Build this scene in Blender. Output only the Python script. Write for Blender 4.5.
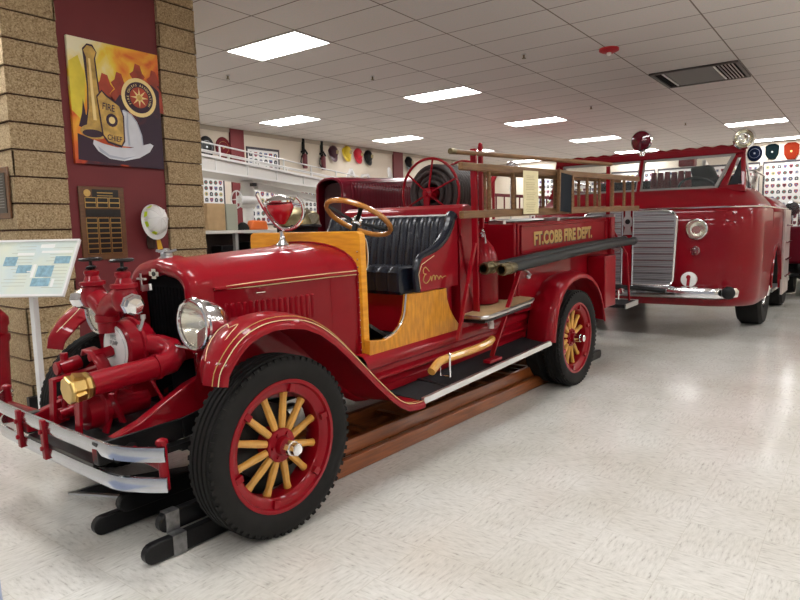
import bpy, bmesh, math, random
from mathutils import Vector, Matrix
random.seed(7)
PI = math.pi
S = bpy.context.scene
COL = S.collection
for o in list(bpy.data.objects):
    bpy.data.objects.remove(o)

# ------------------------------------------------------------------ camera
cd = bpy.data.cameras.new('camera'); cam = bpy.data.objects.new('camera', cd); COL.objects.link(cam)
yaw, pit, rol = math.radians(36.9), math.radians(-6.5), math.radians(-1.15)
fw = Vector((math.cos(yaw)*math.cos(pit), math.sin(yaw)*math.cos(pit), math.sin(pit)))
rt = Vector((math.sin(yaw), -math.cos(yaw), 0)); up = rt.cross(fw)
r2 = math.cos(rol)*rt + math.sin(rol)*up; u2 = -math.sin(rol)*rt + math.cos(rol)*up
mw = Matrix((r2, u2, -fw)).transposed().to_4x4(); mw.translation = (0, 0, 1.4)
cam.matrix_world = mw
cd.sensor_width = 36; cd.lens = 36*625/800; cd.clip_start = .05; cd.clip_end = 100
S.camera = cam

# ------------------------------------------------------------------ world and exposure
w = bpy.data.worlds.new('world'); S.world = w; w.use_nodes = True
w.node_tree.nodes['Background'].inputs[0].default_value = (.9, .93, 1, 1)
w.node_tree.nodes['Background'].inputs[1].default_value = .30
S.view_settings.view_transform = 'Standard'; S.view_settings.look = 'None'
S.view_settings.gamma = 1; S.view_settings.use_curve_mapping = False
S.view_settings.exposure = 0.66
LAMP = 15.0

# ------------------------------------------------------------------ materials
def mat(name, col, rough=.5, metal=0, coat=0, emit=0, var=0, vscale=30, bump=0, bscale=60, trans=0, alpha=1, spec=.5, col2=None, stretch=None):
    m = bpy.data.materials.new(name); m.use_nodes = True
    nt = m.node_tree; N = nt.nodes; Lk = nt.links; b = N['Principled BSDF']
    b.inputs['Base Color'].default_value = (*col, 1); b.inputs['Roughness'].default_value = rough
    b.inputs['Metallic'].default_value = metal; b.inputs['Coat Weight'].default_value = coat
    b.inputs['Coat Roughness'].default_value = .04
    b.inputs['Specular IOR Level'].default_value = spec
    if trans: b.inputs['Transmission Weight'].default_value = trans
    if alpha < 1: b.inputs['Alpha'].default_value = alpha
    if emit:
        b.inputs['Emission Color'].default_value = (*col, 1); b.inputs['Emission Strength'].default_value = emit
    tc = N.new('ShaderNodeTexCoord'); mp = N.new('ShaderNodeMapping'); Lk.new(tc.outputs['Object'], mp.inputs[0])
    if stretch: mp.inputs['Scale'].default_value = stretch
    if var or col2:
        n = N.new('ShaderNodeTexNoise'); n.inputs['Scale'].default_value = vscale; n.inputs['Detail'].default_value = 4
        Lk.new(mp.outputs[0], n.inputs['Vector'])
        r = N.new('ShaderNodeValToRGB'); r.color_ramp.elements[0].position = .3; r.color_ramp.elements[1].position = .7
        c2 = col2 or tuple(max(0, c*(1-var)) for c in col)
        r.color_ramp.elements[0].color = (*c2, 1); r.color_ramp.elements[1].color = (*col, 1)
        Lk.new(n.outputs['Fac'], r.inputs[0]); Lk.new(r.outputs[0], b.inputs['Base Color'])
    if bump:
        n = N.new('ShaderNodeTexNoise'); n.inputs['Scale'].default_value = bscale; n.inputs['Detail'].default_value = 3
        Lk.new(mp.outputs[0], n.inputs['Vector'])
        bp = N.new('ShaderNodeBump'); bp.inputs['Strength'].default_value = bump; bp.inputs['Distance'].default_value = .01
        Lk.new(n.outputs['Fac'], bp.inputs['Height']); Lk.new(bp.outputs[0], b.inputs['Normal'])
    return m

RED = mat('red_paint', (.26, .0018, .009), .42, 0, .42, var=.1, vscale=3, spec=.10)
RED2 = mat('modern_red_paint', (.19, .0013, .007), .4, 0, .42, var=.08, vscale=2, spec=.1)
MAROON = mat('maroon_paint', (.12, .003, .012), .4, 0, .2, var=.1, vscale=3, spec=.15)
BURG = mat('burgundy_wall_paint', (.165, .018, .022), .6, var=.08, vscale=4)
REDPIPE = mat('red_cast_paint', (.26, .002, .010), .4, 0, .3, bump=.12, bscale=90, spec=.15)
CHROME = mat('chrome', (.82, .82, .84), .12, 1, var=.06, vscale=9)
BCHROME = mat('bumper_chrome', (.56, .58, .63), .16, 1, var=.15, vscale=7)
STEEL = mat('brushed_steel', (.55, .55, .56), .32, 1, var=.15, vscale=20)
ALU = mat('aluminium_trim', (.72, .73, .74), .35, 1)
BRASS = mat('brass', (.70, .48, .17), .28, 1, var=.2, vscale=15)
OLDBRASS = mat('aged_brass', (.20, .165, .09), .42, 1, var=.25, vscale=25)
GOLD = mat('gold_leaf', (.50, .33, .10), .4, .3)
CREAM = mat('cream_stripe', (.75, .62, .35), .45)
BLACK = mat('black_paint', (.007, .007, .008), .35, spec=.3, var=.3, vscale=15)
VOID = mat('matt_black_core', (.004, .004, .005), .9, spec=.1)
RUBBER = mat('tyre_rubber', (.014, .0135, .013), .75, var=.25, vscale=18, spec=.2)
MATRUB = mat('running_board_rubber', (.017, .018, .021), .7, var=.3, vscale=40, bump=.2, spec=.25)
HOSE = mat('suction_hose_rubber', (.012, .015, .016), .5, var=.2, vscale=30, spec=.3)
HOSEC = mat('reel_hose_rubber', (.045, .035, .034), .55, var=.2, spec=.3)
LEATHER = mat('navy_black_leather', (.006, .009, .017), .27, coat=.1, bump=.10, bscale=120, spec=.35)
YWOOD = mat('varnished_yellow_wood', (.82, .37, .025), .32, coat=.25, spec=.3, col2=(.64, .25, .013), vscale=7, stretch=(1, 1, 7))
YWOOD2 = mat('figured_yellow_plywood', (.72, .32, .022), .35, coat=.25, spec=.3, col2=(.46, .175, .010), vscale=9, stretch=(5, 1, 1.2))
SPOKE = mat('varnished_spoke_wood', (.70, .36, .07), .35, coat=.3, var=.22, vscale=20)
LWOOD = mat('old_ladder_wood', (.22, .115, .048), .5, spec=.3, col2=(.12, .058, .024), vscale=12, stretch=(.5, 6, 6))
FLWOOD = mat('brown_varnished_wood', (.30, .085, .018), .33, coat=.3, col2=(.15, .040, .01), vscale=8, stretch=(.5, 7, 7))
RIMWOOD = mat('steering_wheel_wood', (.50, .21, .04), .25, coat=.5, var=.2)
WHITE = mat('white_paint', (.72, .71, .68), .45, var=.05, vscale=5)
WHITE2 = mat('white_gloss', (.78, .78, .77), .3, coat=.3)
PAPER = mat('cream_paper', (.80, .72, .45), .8, var=.05)
CHALK = mat('dark_chalkboard', (.009, .013, .02), .8, spec=.2)
GLASS = mat('lamp_glass', (.95, .93, .85), .05, 0, alpha=.16)
WGLASS = mat('window_glass', (.5, .55, .55), .02, alpha=.05)
RGLASS = mat('red_lamp_glass', (.10, .004, .012), .08, coat=.6)
LINER = mat('reflector', (.85, .83, .72), .18, 1)
DKWOOD = mat('walnut_plaque_wood', (.15, .062, .022), .4, coat=.2, var=.3, vscale=14, stretch=(1, 1, 5))
BPLATE = mat('black_engraved_plate', (.015, .013, .012), .3, var=.5, vscale=90)
YELLOW = mat('yellow_helmet_plastic', (.75, .55, .03), .35)
ORANGE = mat('orange_plastic', (.75, .16, .03), .4)
GREYM = mat('grey_mesh_metal', (.42, .43, .45), .38, .8)
TAN = mat('tan_plywood', (.45, .30, .15), .6, var=.2, vscale=10)
BENCH = mat('bench_edge', (.60, .58, .54), .5)
DARKRED = mat('dark_red_cloth', (.13, .01, .015), .8, var=.3)
CANVAS = mat('black_canvas', (.012, .013, .012), .85, bump=.3, spec=.2)

# ------------------------------------------------------------------ mesh builder
I4 = Matrix.Identity(4)
class MB:
    def __init__(s): s.v = []; s.f = []; s.m = []; s.mi = 0
    def add(s, vs, fs):
        n = len(s.v); s.v += [Vector(p) for p in vs]
        for f in fs: s.f.append([n+i for i in f]); s.m.append(s.mi)
        return s
    def box(s, a, b, rot=None, c=None):
        x0, y0, z0 = a; x1, y1, z1 = b
        vs = [Vector((x, y, z)) for x in (x0, x1) for y in (y0, y1) for z in (z0, z1)]
        if rot is not None:
            c = Vector(c) if c is not None else sum(vs, Vector())/8
            vs = [rot @ (p-c) + c for p in vs]
        return s.add(vs, [(0,1,3,2),(4,6,7,5),(0,4,5,1),(2,3,7,6),(0,2,6,4),(1,5,7,3)])
    def beam(s, p, q, w, h, upv=(0,0,1)):      # box along p->q: w sideways, h along upv
        p = Vector(p); q = Vector(q); d = (q-p).normalized(); u = Vector(upv)
        sd = d.cross(u)
        if sd.length < 1e-4: u = Vector((1,0,0)); sd = d.cross(u)
        sd.normalize(); u = sd.cross(d).normalized()
        vs = [e + sd*a*w/2 + u*b*h/2 for e in (p, q) for a in (-1, 1) for b in (-1, 1)]
        return s.add(vs, [(0,2,3,1),(4,5,7,6),(0,1,5,4),(2,6,7,3),(0,4,6,2),(1,3,7,5)])
    def ring(s, c, r, ax, n=16, u=None):
        ax = Vector(ax).normalized()
        if u is None:
            u = Vector((0,0,1)) if abs(ax.z) < .9 else Vector((1,0,0))
        u = (u - ax*u.dot(ax)).normalized(); v = ax.cross(u)
        return [Vector(c) + (u*math.cos(2*PI*i/n) + v*math.sin(2*PI*i/n))*r for i in range(n)], u
    def loft(s, rings, cap=True, closed=True):
        n = len(rings[0]); base = len(s.v); s.v += [Vector(p) for r in rings for p in r]
        for k in range(len(rings)-1):
            for i in range(n if closed else n-1):
                j = (i+1) % n
                s.f.append([base+k*n+i, base+k*n+j, base+(k+1)*n+j, base+(k+1)*n+i]); s.m.append(s.mi)
        if cap and closed:
            s.f.append([base+i for i in range(n)][::-1]); s.m.append(s.mi)
            s.f.append([base+(len(rings)-1)*n+i for i in range(n)]); s.m.append(s.mi)
        return s
    def cyl(s, p, q, r, r1=None, n=16, cap=True):
        p = Vector(p); q = Vector(q); r1 = r if r1 is None else r1
        a, u = s.ring(p, r, q-p, n); b, _ = s.ring(q, r1, q-p, n, u)
        return s.loft([a, b], cap)
    def tube(s, pts, r, n=10, cap=True, closed=False):
        pts = [Vector(p) for p in pts]; rs = r if isinstance(r, (list, tuple)) else [r]*len(pts)
        rings = []; u = None; L = len(pts)
        for i, p in enumerate(pts):
            a = pts[i-1] if (i > 0 or closed) else p; b = pts[(i+1) % L] if (i < L-1 or closed) else p
            g, u = s.ring(p, rs[i], b-a, n, u); rings.append(g)
        if closed:
            base = len(s.v); s.v += [p for g in rings for p in g]
            for k in range(L):
                for i in range(n):
                    j = (i+1) % n; k2 = (k+1) % L
                    s.f.append([base+k*n+i, base+k*n+j, base+k2*n+j, base+k2*n+i]); s.m.append(s.mi)
            return s
        return s.loft(rings, cap)
    def lathe(s, prof, c, ax, n=24, cap=True):  # prof [(t along axis, r)]
        c = Vector(c); ax = Vector(ax).normalized(); rings = []; u = None
        for t, r in prof:
            g, u = s.ring(c+ax*t, max(r, 1e-4), ax, n, u); rings.append(g)
        return s.loft(rings, cap)
    def torus(s, c, R, r, ax, n=32, m=8):
        g, u = s.ring(c, R, ax, n); return s.tube(g, r, m, closed=True)
    def prism(s, poly, d):                      # planar polygon extruded by vector d
        n = len(poly); d = Vector(d); a = [Vector(p) for p in poly]
        return s.add(a+[p+d for p in a], [list(range(n))[::-1], [n+i for i in range(n)]] + [(i, (i+1) % n, n+(i+1) % n, n+i) for i in range(n)])
    def sphere(s, c, r, n=16, m=10, sc=(1,1,1), half=None):
        c = Vector(c); rings = []
        lo = 0 if half else -PI/2
        for k in range(m+1):
            a = lo + (PI/2-lo)*k/m
            rr = max(math.cos(a), 1e-3)
            rings.append([c+Vector((rr*math.cos(2*PI*i/n)*r*sc[0], rr*math.sin(2*PI*i/n)*r*sc[1], math.sin(a)*r*sc[2])) for i in range(n)])
        return s.loft(rings, True)
    def grid(s, rows):
        return s.loft(rows, False, False)
    def xform(s, M, start=0):
        for i in range(start, len(s.v)): s.v[i] = M @ s.v[i]
        return s
    def build(s, name, m, parent=None, xf=None, smooth=35, bevel=0, solid=0, sub=0):
        me = bpy.data.meshes.new(name)
        vs = [(xf @ p) if xf is not None else p for p in s.v]
        me.from_pydata([tuple(p) for p in vs], [], s.f)
        ms = m if isinstance(m, (list, tuple)) else [m]
        for k in ms: me.materials.append(k)
        if len(ms) > 1:
            for p, i in zip(me.polygons, s.m): p.material_index = i
        bm = bmesh.new(); bm.from_mesh(me)
        bmesh.ops.remove_doubles(bm, verts=bm.verts, dist=1e-5)
        bmesh.ops.recalc_face_normals(bm, faces=bm.faces)
        if smooth:
            for f in bm.faces: f.smooth = True
            for e in bm.edges:
                if len(e.link_faces) == 2 and e.calc_face_angle(0) > math.radians(smooth): e.smooth = False
        bm.to_mesh(me); bm.free()
        o = bpy.data.objects.new(name, me); COL.objects.link(o)
        if parent: o.parent = parent
        if solid:
            md = o.modifiers.new('solid', 'SOLIDIFY'); md.thickness = solid; md.offset = 0
        if sub:
            md = o.modifiers.new('sub', 'SUBSURF'); md.levels = md.render_levels = sub
        if bevel:
            md = o.modifiers.new('bevel', 'BEVEL'); md.width = bevel; md.segments = 2; md.limit_method = 'ANGLE'; md.angle_limit = math.radians(40)
            md.harden_normals = False
        return o
def tag(o, label, cat, group=None, kind=None):
    o['label'] = label; o['category'] = cat
    if group: o['group'] = group
    if kind: o['kind'] = kind
    return o
def empty(name, loc, label, cat, group=None, rz=0):
    o = bpy.data.objects.new(name, None); COL.objects.link(o); o.empty_display_size = .1
    o.location = loc; o.rotation_euler = (0, 0, rz); return tag(o, label, cat, group)
def struct(name, mb, m, **k):
    o = mb.build(name, m, **k); o['kind'] = 'structure'; return o
def copy_tree(o, parent=None):
    c = o.copy(); COL.objects.link(c)
    if parent: c.parent = parent
    for ch in list(o.children): copy_tree(ch, c)
    return c
def text(name, s, size, m, M, parent=None, ext=.001, off=0, align='LEFT', sx=1):
    cu = bpy.data.curves.new(name, 'FONT'); cu.body = s; cu.size = size; cu.extrude = ext; cu.offset = off; cu.align_x = align
    cu.resolution_u = 3
    t = bpy.data.objects.new(name+'_curve', cu); COL.objects.link(t)
    dg = bpy.context.evaluated_depsgraph_get(); me = bpy.data.meshes.new_from_object(t.evaluated_get(dg))
    bpy.data.objects.remove(t)
    me.transform(M @ Matrix.Diagonal((sx, 1, 1, 1))); me.materials.clear(); me.materials.append(m)
    o = bpy.data.objects.new(name, me); COL.objects.link(o)
    if parent: o.parent = parent
    return o
def axes(o, x, y):     # matrix placing the text plane: x to the right, y up
    x = Vector(x).normalized(); y = Vector(y).normalized(); z = x.cross(y)
    M = Matrix((x, y, z)).transposed().to_4x4(); M.translation = Vector(o); return M
def arc(c, r, a0, a1, n, u, v):
    c = Vector(c); u = Vector(u); v = Vector(v)
    return [c + u*r*math.cos(math.radians(a0+(a1-a0)*i/n)) + v*r*math.sin(math.radians(a0+(a1-a0)*i/n)) for i in range(n+1)]
def smoothpath(pts, k=6):
    pts = [Vector(p) for p in pts]; out = []
    for i in range(len(pts)-1):
        p0 = pts[max(i-1, 0)]; p1 = pts[i]; p2 = pts[i+1]; p3 = pts[min(i+2, len(pts)-1)]
        for j in range(k):
            t = j/k
            out.append(.5*((2*p1)+(p2-p0)*t+(2*p0-5*p1+4*p2-p3)*t*t+(-p0+3*p1-3*p2+p3)*t**3))
    out.append(pts[-1]); return out

# ------------------------------------------------------------------ room shell
CEIL = 3.61
def floor_mat():
    m = bpy.data.materials.new('vinyl_tile_floor'); m.use_nodes = True; nt = m.node_tree; N = nt.nodes; Lk = nt.links
    b = N['Principled BSDF']; tc = N.new('ShaderNodeTexCoord')
    def streak(sc):
        mp = N.new('ShaderNodeMapping'); mp.inputs['Scale'].default_value = sc; Lk.new(tc.outputs['Object'], mp.inputs[0])
        n = N.new('ShaderNodeTexNoise'); n.inputs['Scale'].default_value = 1; n.inputs['Detail'].default_value = 5; n.inputs['Roughness'].default_value = .65
        Lk.new(mp.outputs[0], n.inputs['Vector']); return n
    a = streak((16, 70, 1)); c = streak((70, 16, 1))
    ck = N.new('ShaderNodeTexChecker'); ck.inputs['Scale'].default_value = 1/.305; Lk.new(tc.outputs['Object'], ck.inputs['Vector'])
    mx = N.new('ShaderNodeMix'); Lk.new(ck.outputs['Fac'], mx.inputs[0]); Lk.new(a.outputs['Fac'], mx.inputs[2]); Lk.new(c.outputs['Fac'], mx.inputs[3])
    r = N.new('ShaderNodeValToRGB'); e = r.color_ramp.elements
    e[0].position = .27; e[0].color = (.36, .35, .32, 1); e[1].position = .50; e[1].color = (.70, .695, .66, 1)
    x = e.new(.40); x.color = (.63, .625, .59, 1); x = e.new(.66); x.color = (.76, .755, .72, 1)
    Lk.new(mx.outputs[0], r.inputs[0])
    n2 = N.new('ShaderNodeTexNoise'); n2.inputs['Scale'].default_value = 1.3; n2.inputs['Detail'].default_value = 6; Lk.new(tc.outputs['Object'], n2.inputs['Vector'])
    r2 = N.new('ShaderNodeValToRGB'); r2.color_ramp.elements[0].position = .3; r2.color_ramp.elements[0].color = (.82, .80, .76, 1)
    r2.color_ramp.elements[1].position = .65; r2.color_ramp.elements[1].color = (1, 1, 1, 1); Lk.new(n2.outputs['Fac'], r2.inputs[0])
    br = N.new('ShaderNodeTexBrick'); br.offset = 0; br.inputs['Scale'].default_value = 1; br.inputs['Brick Width'].default_value = .305; br.inputs['Row Height'].default_value = .305
    br.inputs['Mortar Size'].default_value = .0014; br.inputs['Color1'].default_value = br.inputs['Color2'].default_value = (1,1,1,1); br.inputs['Mortar'].default_value = (.87,.86,.83,1)
    Lk.new(tc.outputs['Object'], br.inputs['Vector'])
    m1 = N.new('ShaderNodeMix'); m1.data_type = 'RGBA'; m1.blend_type = 'MULTIPLY'; m1.inputs[0].default_value = 1
    Lk.new(r.outputs[0], m1.inputs[6]); Lk.new(r2.outputs[0], m1.inputs[7])
    m2 = N.new('ShaderNodeMix'); m2.data_type = 'RGBA'; m2.blend_type = 'MULTIPLY'; m2.inputs[0].default_value = 1
    Lk.new(m1.outputs[2], m2.inputs[6]); Lk.new(br.outputs['Color'], m2.inputs[7]); Lk.new(m2.outputs[2], b.inputs['Base Color'])
    b.inputs['Roughness'].default_value = .19; b.inputs['Coat Weight'].default_value = .2; b.inputs['Coat Roughness'].default_value = .12
    bp = N.new('ShaderNodeBump'); bp.inputs['Strength'].default_value = .10; bp.inputs['Distance'].default_value = .0025
    n3 = N.new('ShaderNodeTexNoise'); n3.inputs['Scale'].default_value = 9; n3.inputs['Detail'].default_value = 3; Lk.new(tc.outputs['Object'], n3.inputs['Vector'])
    Lk.new(n3.outputs['Fac'], bp.inputs['Height']); Lk.new(bp.outputs[0], b.inputs['Normal'])
    return m
def ceil_mat():
    m = bpy.data.materials.new('ceiling_tiles'); m.use_nodes = True; nt = m.node_tree; N = nt.nodes; Lk = nt.links
    b = N['Principled BSDF']; tc = N.new('ShaderNodeTexCoord'); mp = N.new('ShaderNodeMapping')
    mp.inputs['Location'].default_value = (-4.5, -1.56, 0); Lk.new(tc.outputs['Object'], mp.inputs[0])
    def bricks(mort, dark):
        br = N.new('ShaderNodeTexBrick'); br.offset = 0; br.inputs['Scale'].default_value = 1
        br.inputs['Brick Width'].default_value = .606; br.inputs['Row Height'].default_value = 1.22
        br.inputs['Mortar Size'].default_value = mort; br.inputs['Mortar Smooth'].default_value = .2
        br.inputs['Color1'].default_value = (.72, .67, .645, 1); br.inputs['Color2'].default_value = (.77, .72, .69, 1); br.inputs['Mortar'].default_value = dark
        Lk.new(mp.outputs[0], br.inputs['Vector']); return br
    br = bricks(.009, (.20, .155, .13, 1))
    n = N.new('ShaderNodeTexNoise'); n.inputs['Scale'].default_value = 60; n.inputs['Detail'].default_value = 3; Lk.new(tc.outputs['Object'], n.inputs['Vector'])
    mx = N.new('ShaderNodeMix'); mx.data_type = 'RGBA'; mx.blend_type = 'MULTIPLY'; mx.inputs[0].default_value = .25
    Lk.new(br.outputs['Color'], mx.inputs[6]); Lk.new(n.outputs['Color'], mx.inputs[7]); Lk.new(mx.outputs[2], b.inputs['Base Color'])
    b.inputs['Roughness'].default_value = .8
    return m
X0, X1, Y0, Y1 = -5.0, 20.5, -6.0, 11.1
struct('floor', MB().box((X0, Y0, -.1), (X1, Y1, 0)), floor_mat())
struct('ceiling', MB().box((X0, Y0, CEIL), (X1, Y1, CEIL+.1)), ceil_mat())
WALLM = mat('cream_wall_paint', (.66, .59, .49), .75, var=.04, vscale=3)
struct('wall_left', MB().box((X0, Y1, 0), (X1+.2, Y1+.15, CEIL)), WALLM)
struct('wall_far', MB().box((X1, Y0, 0), (X1+.15, Y1, CEIL)), WALLM)
struct('wall_right', MB().box((X0, Y0-.15, 0), (X1+.2, Y0, CEIL)), bpy.data.materials['cream_wall_paint'])
struct('wall_near', MB().box((X0-.15, Y0, 0), (X0, Y1, CEIL)), mat('cool_reflection_wall_paint', (.42, .45, .52), .7, var=.1, vscale=2))  # unseen wall, tinted cool to colour the reflections in the bumper chrome
struct('trim_1', MB().box((X0, Y1-.03, CEIL-.09), (X1, Y1-.002, CEIL-.002)), mat('ceiling_edge_trim', (.42, .36, .29), .6))
struct('trim_2', MB().box((X1-.03, Y0, CEIL-.09), (X1-.002, Y1-.04, CEIL-.002)), bpy.data.materials['ceiling_edge_trim'])
struct('baseboard_left', MB().box((X0, Y1-.02, 0.002), (X1-.03, Y1-.002, .1)), BLACK)
for i, (a, b) in enumerate(((8.80, 9.16), (14.55, 15.0), (4.4, 4.75))):
    struct('trim_%d' % (i+3), MB().box((a, Y1-.05, .01), (b, Y1-.003, CEIL-.01)), BURG)
# fluorescent troffers
EM = mat('lit_diffuser', (1, .985, .97), .5, emit=LAMP)
def troffer(ix, iy, label):
    x = 4.5 + .606*(1+6*ix) + .01; y = 1.56 + 3.66*iy + .01
    t = empty('ceiling_light', (x, y, CEIL), label, 'ceiling light', 'fluorescent troffers set in the tile grid')
    MB().box((.012, .012, -.006), (.574, 1.188, -.001)).build('diffuser', EM, t, smooth=0)
    f = MB(); w_ = .012
    f.box((0,0,-.012), (w_, 1.2, 0)).box((.574,0,-.012), (.586,1.2,0)).box((w_,0,-.012), (.574,w_,0)).box((w_,1.188,-.012), (.574,1.2,0))
    f.build('frame', WHITE, t, smooth=0); return t
names = {(0,1): 'large bright ceiling light nearest the painting, top left of the photo',
 (1,1): 'second ceiling light of the middle row, above the hose reel', (2,1): 'third ceiling light of the middle row, above the ladder rack',
 (3,1): 'fourth ceiling light of the middle row, left of the red beacon', (4,1): 'fifth ceiling light of the middle row, behind the red beacon',
 (1,2): 'ceiling light above the white aerial ladder', (2,2): 'ceiling light above the row of hung helmets',
 (3,2): 'ceiling light just over the hose reel and pike pole, far back', (4,2): 'farthest ceiling light of the back row',
 (3,0): 'ceiling light right of the vent, above the modern truck cab', (4,0): 'farthest right ceiling light near the far wall',
 (0,0): 'ceiling light overhead right of the front engine', (0,2): 'ceiling light behind the brick pier'}
for ix in range(-2, 5):  # rearmost column is unseen, added to brighten the near floor
    for iy in range(-2, 3):
        if (ix, iy) in ((1, 0), (2, 0)): continue
        x = 4.5+.606*(1+6*ix); 
        if x < X0 or x > X1-.62: continue
        troffer(ix, iy, names.get((ix, iy), 'ceiling light outside the photo, %s row and %s column of the tile grid' % (['farthest right','right','near','second left','far left'][iy+2], ['rearmost','hindmost','first','second','third','fourth','last'][ix+2])))
# vent grille
v = empty('ceiling_vent', (9.92, 1.57, CEIL), 'dark return air vent grille in the ceiling above the modern red truck', 'vent')
MB().box((0,0,-.006), (1.15,1.18,-.001)).build('backing', VOID, v, smooth=0)
VM = mat('dark_vent_metal', (.10, .09, .085), .5, .6)
fr = MB().box((0,0,-.03), (.04,1.18,-.006)).box((1.11,0,-.03), (1.15,1.18,-.006)).box((.04,0,-.03), (1.11,.04,-.006)).box((.04,1.14,-.03), (1.11,1.18,-.006))
fr.build('frame', VM, v, smooth=0)
for i in range(5): MB().beam((.06,.09+.045*i,-.018), (1.09,.09+.045*i,-.018), .012, .02, (0,.5,1)).build('slat', STEEL, v, smooth=0)
MB().box((.08,.34,-.022), (1.07,.98,-.014)).build('center_panel', VM, v, smooth=0)
for yy in (.31, 1.0): MB().box((.08,yy,-.026), (1.07,yy+.02,-.010)).build('divider', ALU, v, smooth=0)
d = empty('fire_alarm', (8.18, 2.76, CEIL), 'red fire alarm horn on the ceiling between light and vent', 'alarm')
MB().lathe([(0,.12),(.03,.12),(.05,.08)], (0,0,-.001), (0,0,-1), 20).build('housing', mat('red_alarm_plastic', (.45,.01,.02), .5), d)
MB().sphere((0,0,-.065), .03).build('strobe', WHITE2, d)
for i, (x, y) in enumerate(((7.3, 5.9), (7.7, 3.7), (11.8, 4.3), (5.9, 7.4), (6.6, 9.7), (15.2, 3.4))):
    sp = empty('sprinkler_head', (x, y, CEIL), ['small sprinkler head in front of the big ceiling light', 'small sprinkler head left of the red fire alarm', 'sprinkler head between the middle row lights and the vent',
      'sprinkler head near the top edge of the brick pier', 'sprinkler head above the round wall signs', 'sprinkler head far back over the modern truck'][i], 'sprinkler', 'ceiling sprinklers')
    MB().cyl((0,0,-.001), (0,0,-.05), .012, n=8).lathe([(0,.028),(.004,.028)], (0,0,-.052), (0,0,-1), 12).build('nozzle', OLDBRASS, sp)
    MB().lathe([(0,.03),(.008,.03)], (0,0,-.001), (0,0,-1), 12).build('collar', STEEL, sp)

# ------------------------------------------------------------------ brick pier with burgundy recess
def brick_mat():
    m = bpy.data.materials.new('split_face_brick'); m.use_nodes = True; nt = m.node_tree; N = nt.nodes; Lk = nt.links
    b = N['Principled BSDF']; tc = N.new('ShaderNodeTexCoord')
    n = N.new('ShaderNodeTexNoise'); n.inputs['Scale'].default_value = 75; n.inputs['Detail'].default_value = 6; n.inputs['Roughness'].default_value = .75
    Lk.new(tc.outputs['Object'], n.inputs['Vector'])
    r = N.new('ShaderNodeValToRGB'); e = r.color_ramp.elements
    e[0].position = .36; e[0].color = (.20, .13, .064, 1); e[1].position = .66; e[1].color = (.61, .48, .30, 1); x = e.new(.5); x.color = (.39, .285, .155, 1)
    Lk.new(n.outputs['Fac'], r.inputs[0]); Lk.new(r.outputs[0], b.inputs['Base Color']); b.inputs['Roughness'].default_value = .9
    bp = N.new('ShaderNodeBump'); bp.inputs['Strength'].default_value = .6; bp.inputs['Distance'].default_value = .012
    Lk.new(n.outputs['Fac'], bp.inputs['Height']); Lk.new(bp.outputs[0], b.inputs['Normal']); return m
BRICK = brick_mat(); MORT = mat('dark_mortar', (.07, .032, .022), .9)
PK = .93
PX0, PX1, PY0, PY1 = 2.30*PK, 4.15*PK, 5.70*PK, 6.35
def brick_block(name, x0, x1, y0, y1):
    core = MB().box((x0+.012, y0+.012, 0), (x1-.012, y1-.012, CEIL-.002)); core.mi = 0
    h = .2225*PK; z = 1.4+(.118-1.4)*PK-h*2
    while z < CEIL:
        a, b = max(z+.006, .002), min(z+h-.006, CEIL-.003)
        core.mi = 1
        if b > a:
            n = max(1, round((y1-y0)/.42))
            core.box((x0, y0, a), (x1, y0+.02, b))
            for i in range(n):
                ya = y0 + .02 + (y1-y0-.02)*i/n; yb = y0+.02+(y1-y0-.02)*(i+1)/n
                if i == 0: ya = y0
                core.box((x0, ya+(.003 if i else 0), a), (x0+.02, yb-.003, b)); core.box((x1-.02, ya+(.003 if i else 0), a), (x1, yb-.003, b))
            core.box((x0, y1-.02, a), (x1, y1, b))
        z += h
    o = core.build(name, [MORT, BRICK], smooth=0, bevel=.004); o['kind'] = 'structure'; return o
brick_block('wall_pier_left', PX0, 2.74*PK, PY0, PY1)
brick_block('wall_pier_right', 3.725*PK, PX1, PY0, PY1)
struct('wall_pier_panel', MB().box((2.745*PK, PY0+.03, 0), (3.72*PK, PY1-.03, CEIL-.002)), BURG)
struct('trim_9', MB().box((PX0-.05, PY0-.05, 0), (PX1+.05, PY0-.004, .13)), BLACK)

# ================================================================== antique fire engine
TRK = empty('antique_fire_engine', (1.7725, 2.8977, 0), 'red antique open-cab fire engine with wood-spoke wheels and front pump, lettered FT.COBB FIRE DEPT.', 'fire engine', rz=math.radians(-1.6))
TILT = Matrix.Rotation(-math.radians(1.45), 4, 'Y')      # body rides nose down on its springs
def P(name, mb, m, parent=None, **k): return mb.build(name, m, parent or TRK, xf=TILT, **k)
def TW(o):                                               # world matrix for a loose thing lying on the engine
    o.matrix_world = Matrix.Translation((1.7725, 2.8977, 0)) @ Matrix.Rotation(math.radians(-1.6), 4, 'Z') @ TILT; return o
def loose(name, label, cat, group=None):
    o = empty(name, (0,0,0), label, cat, group); return TW(o)

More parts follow.
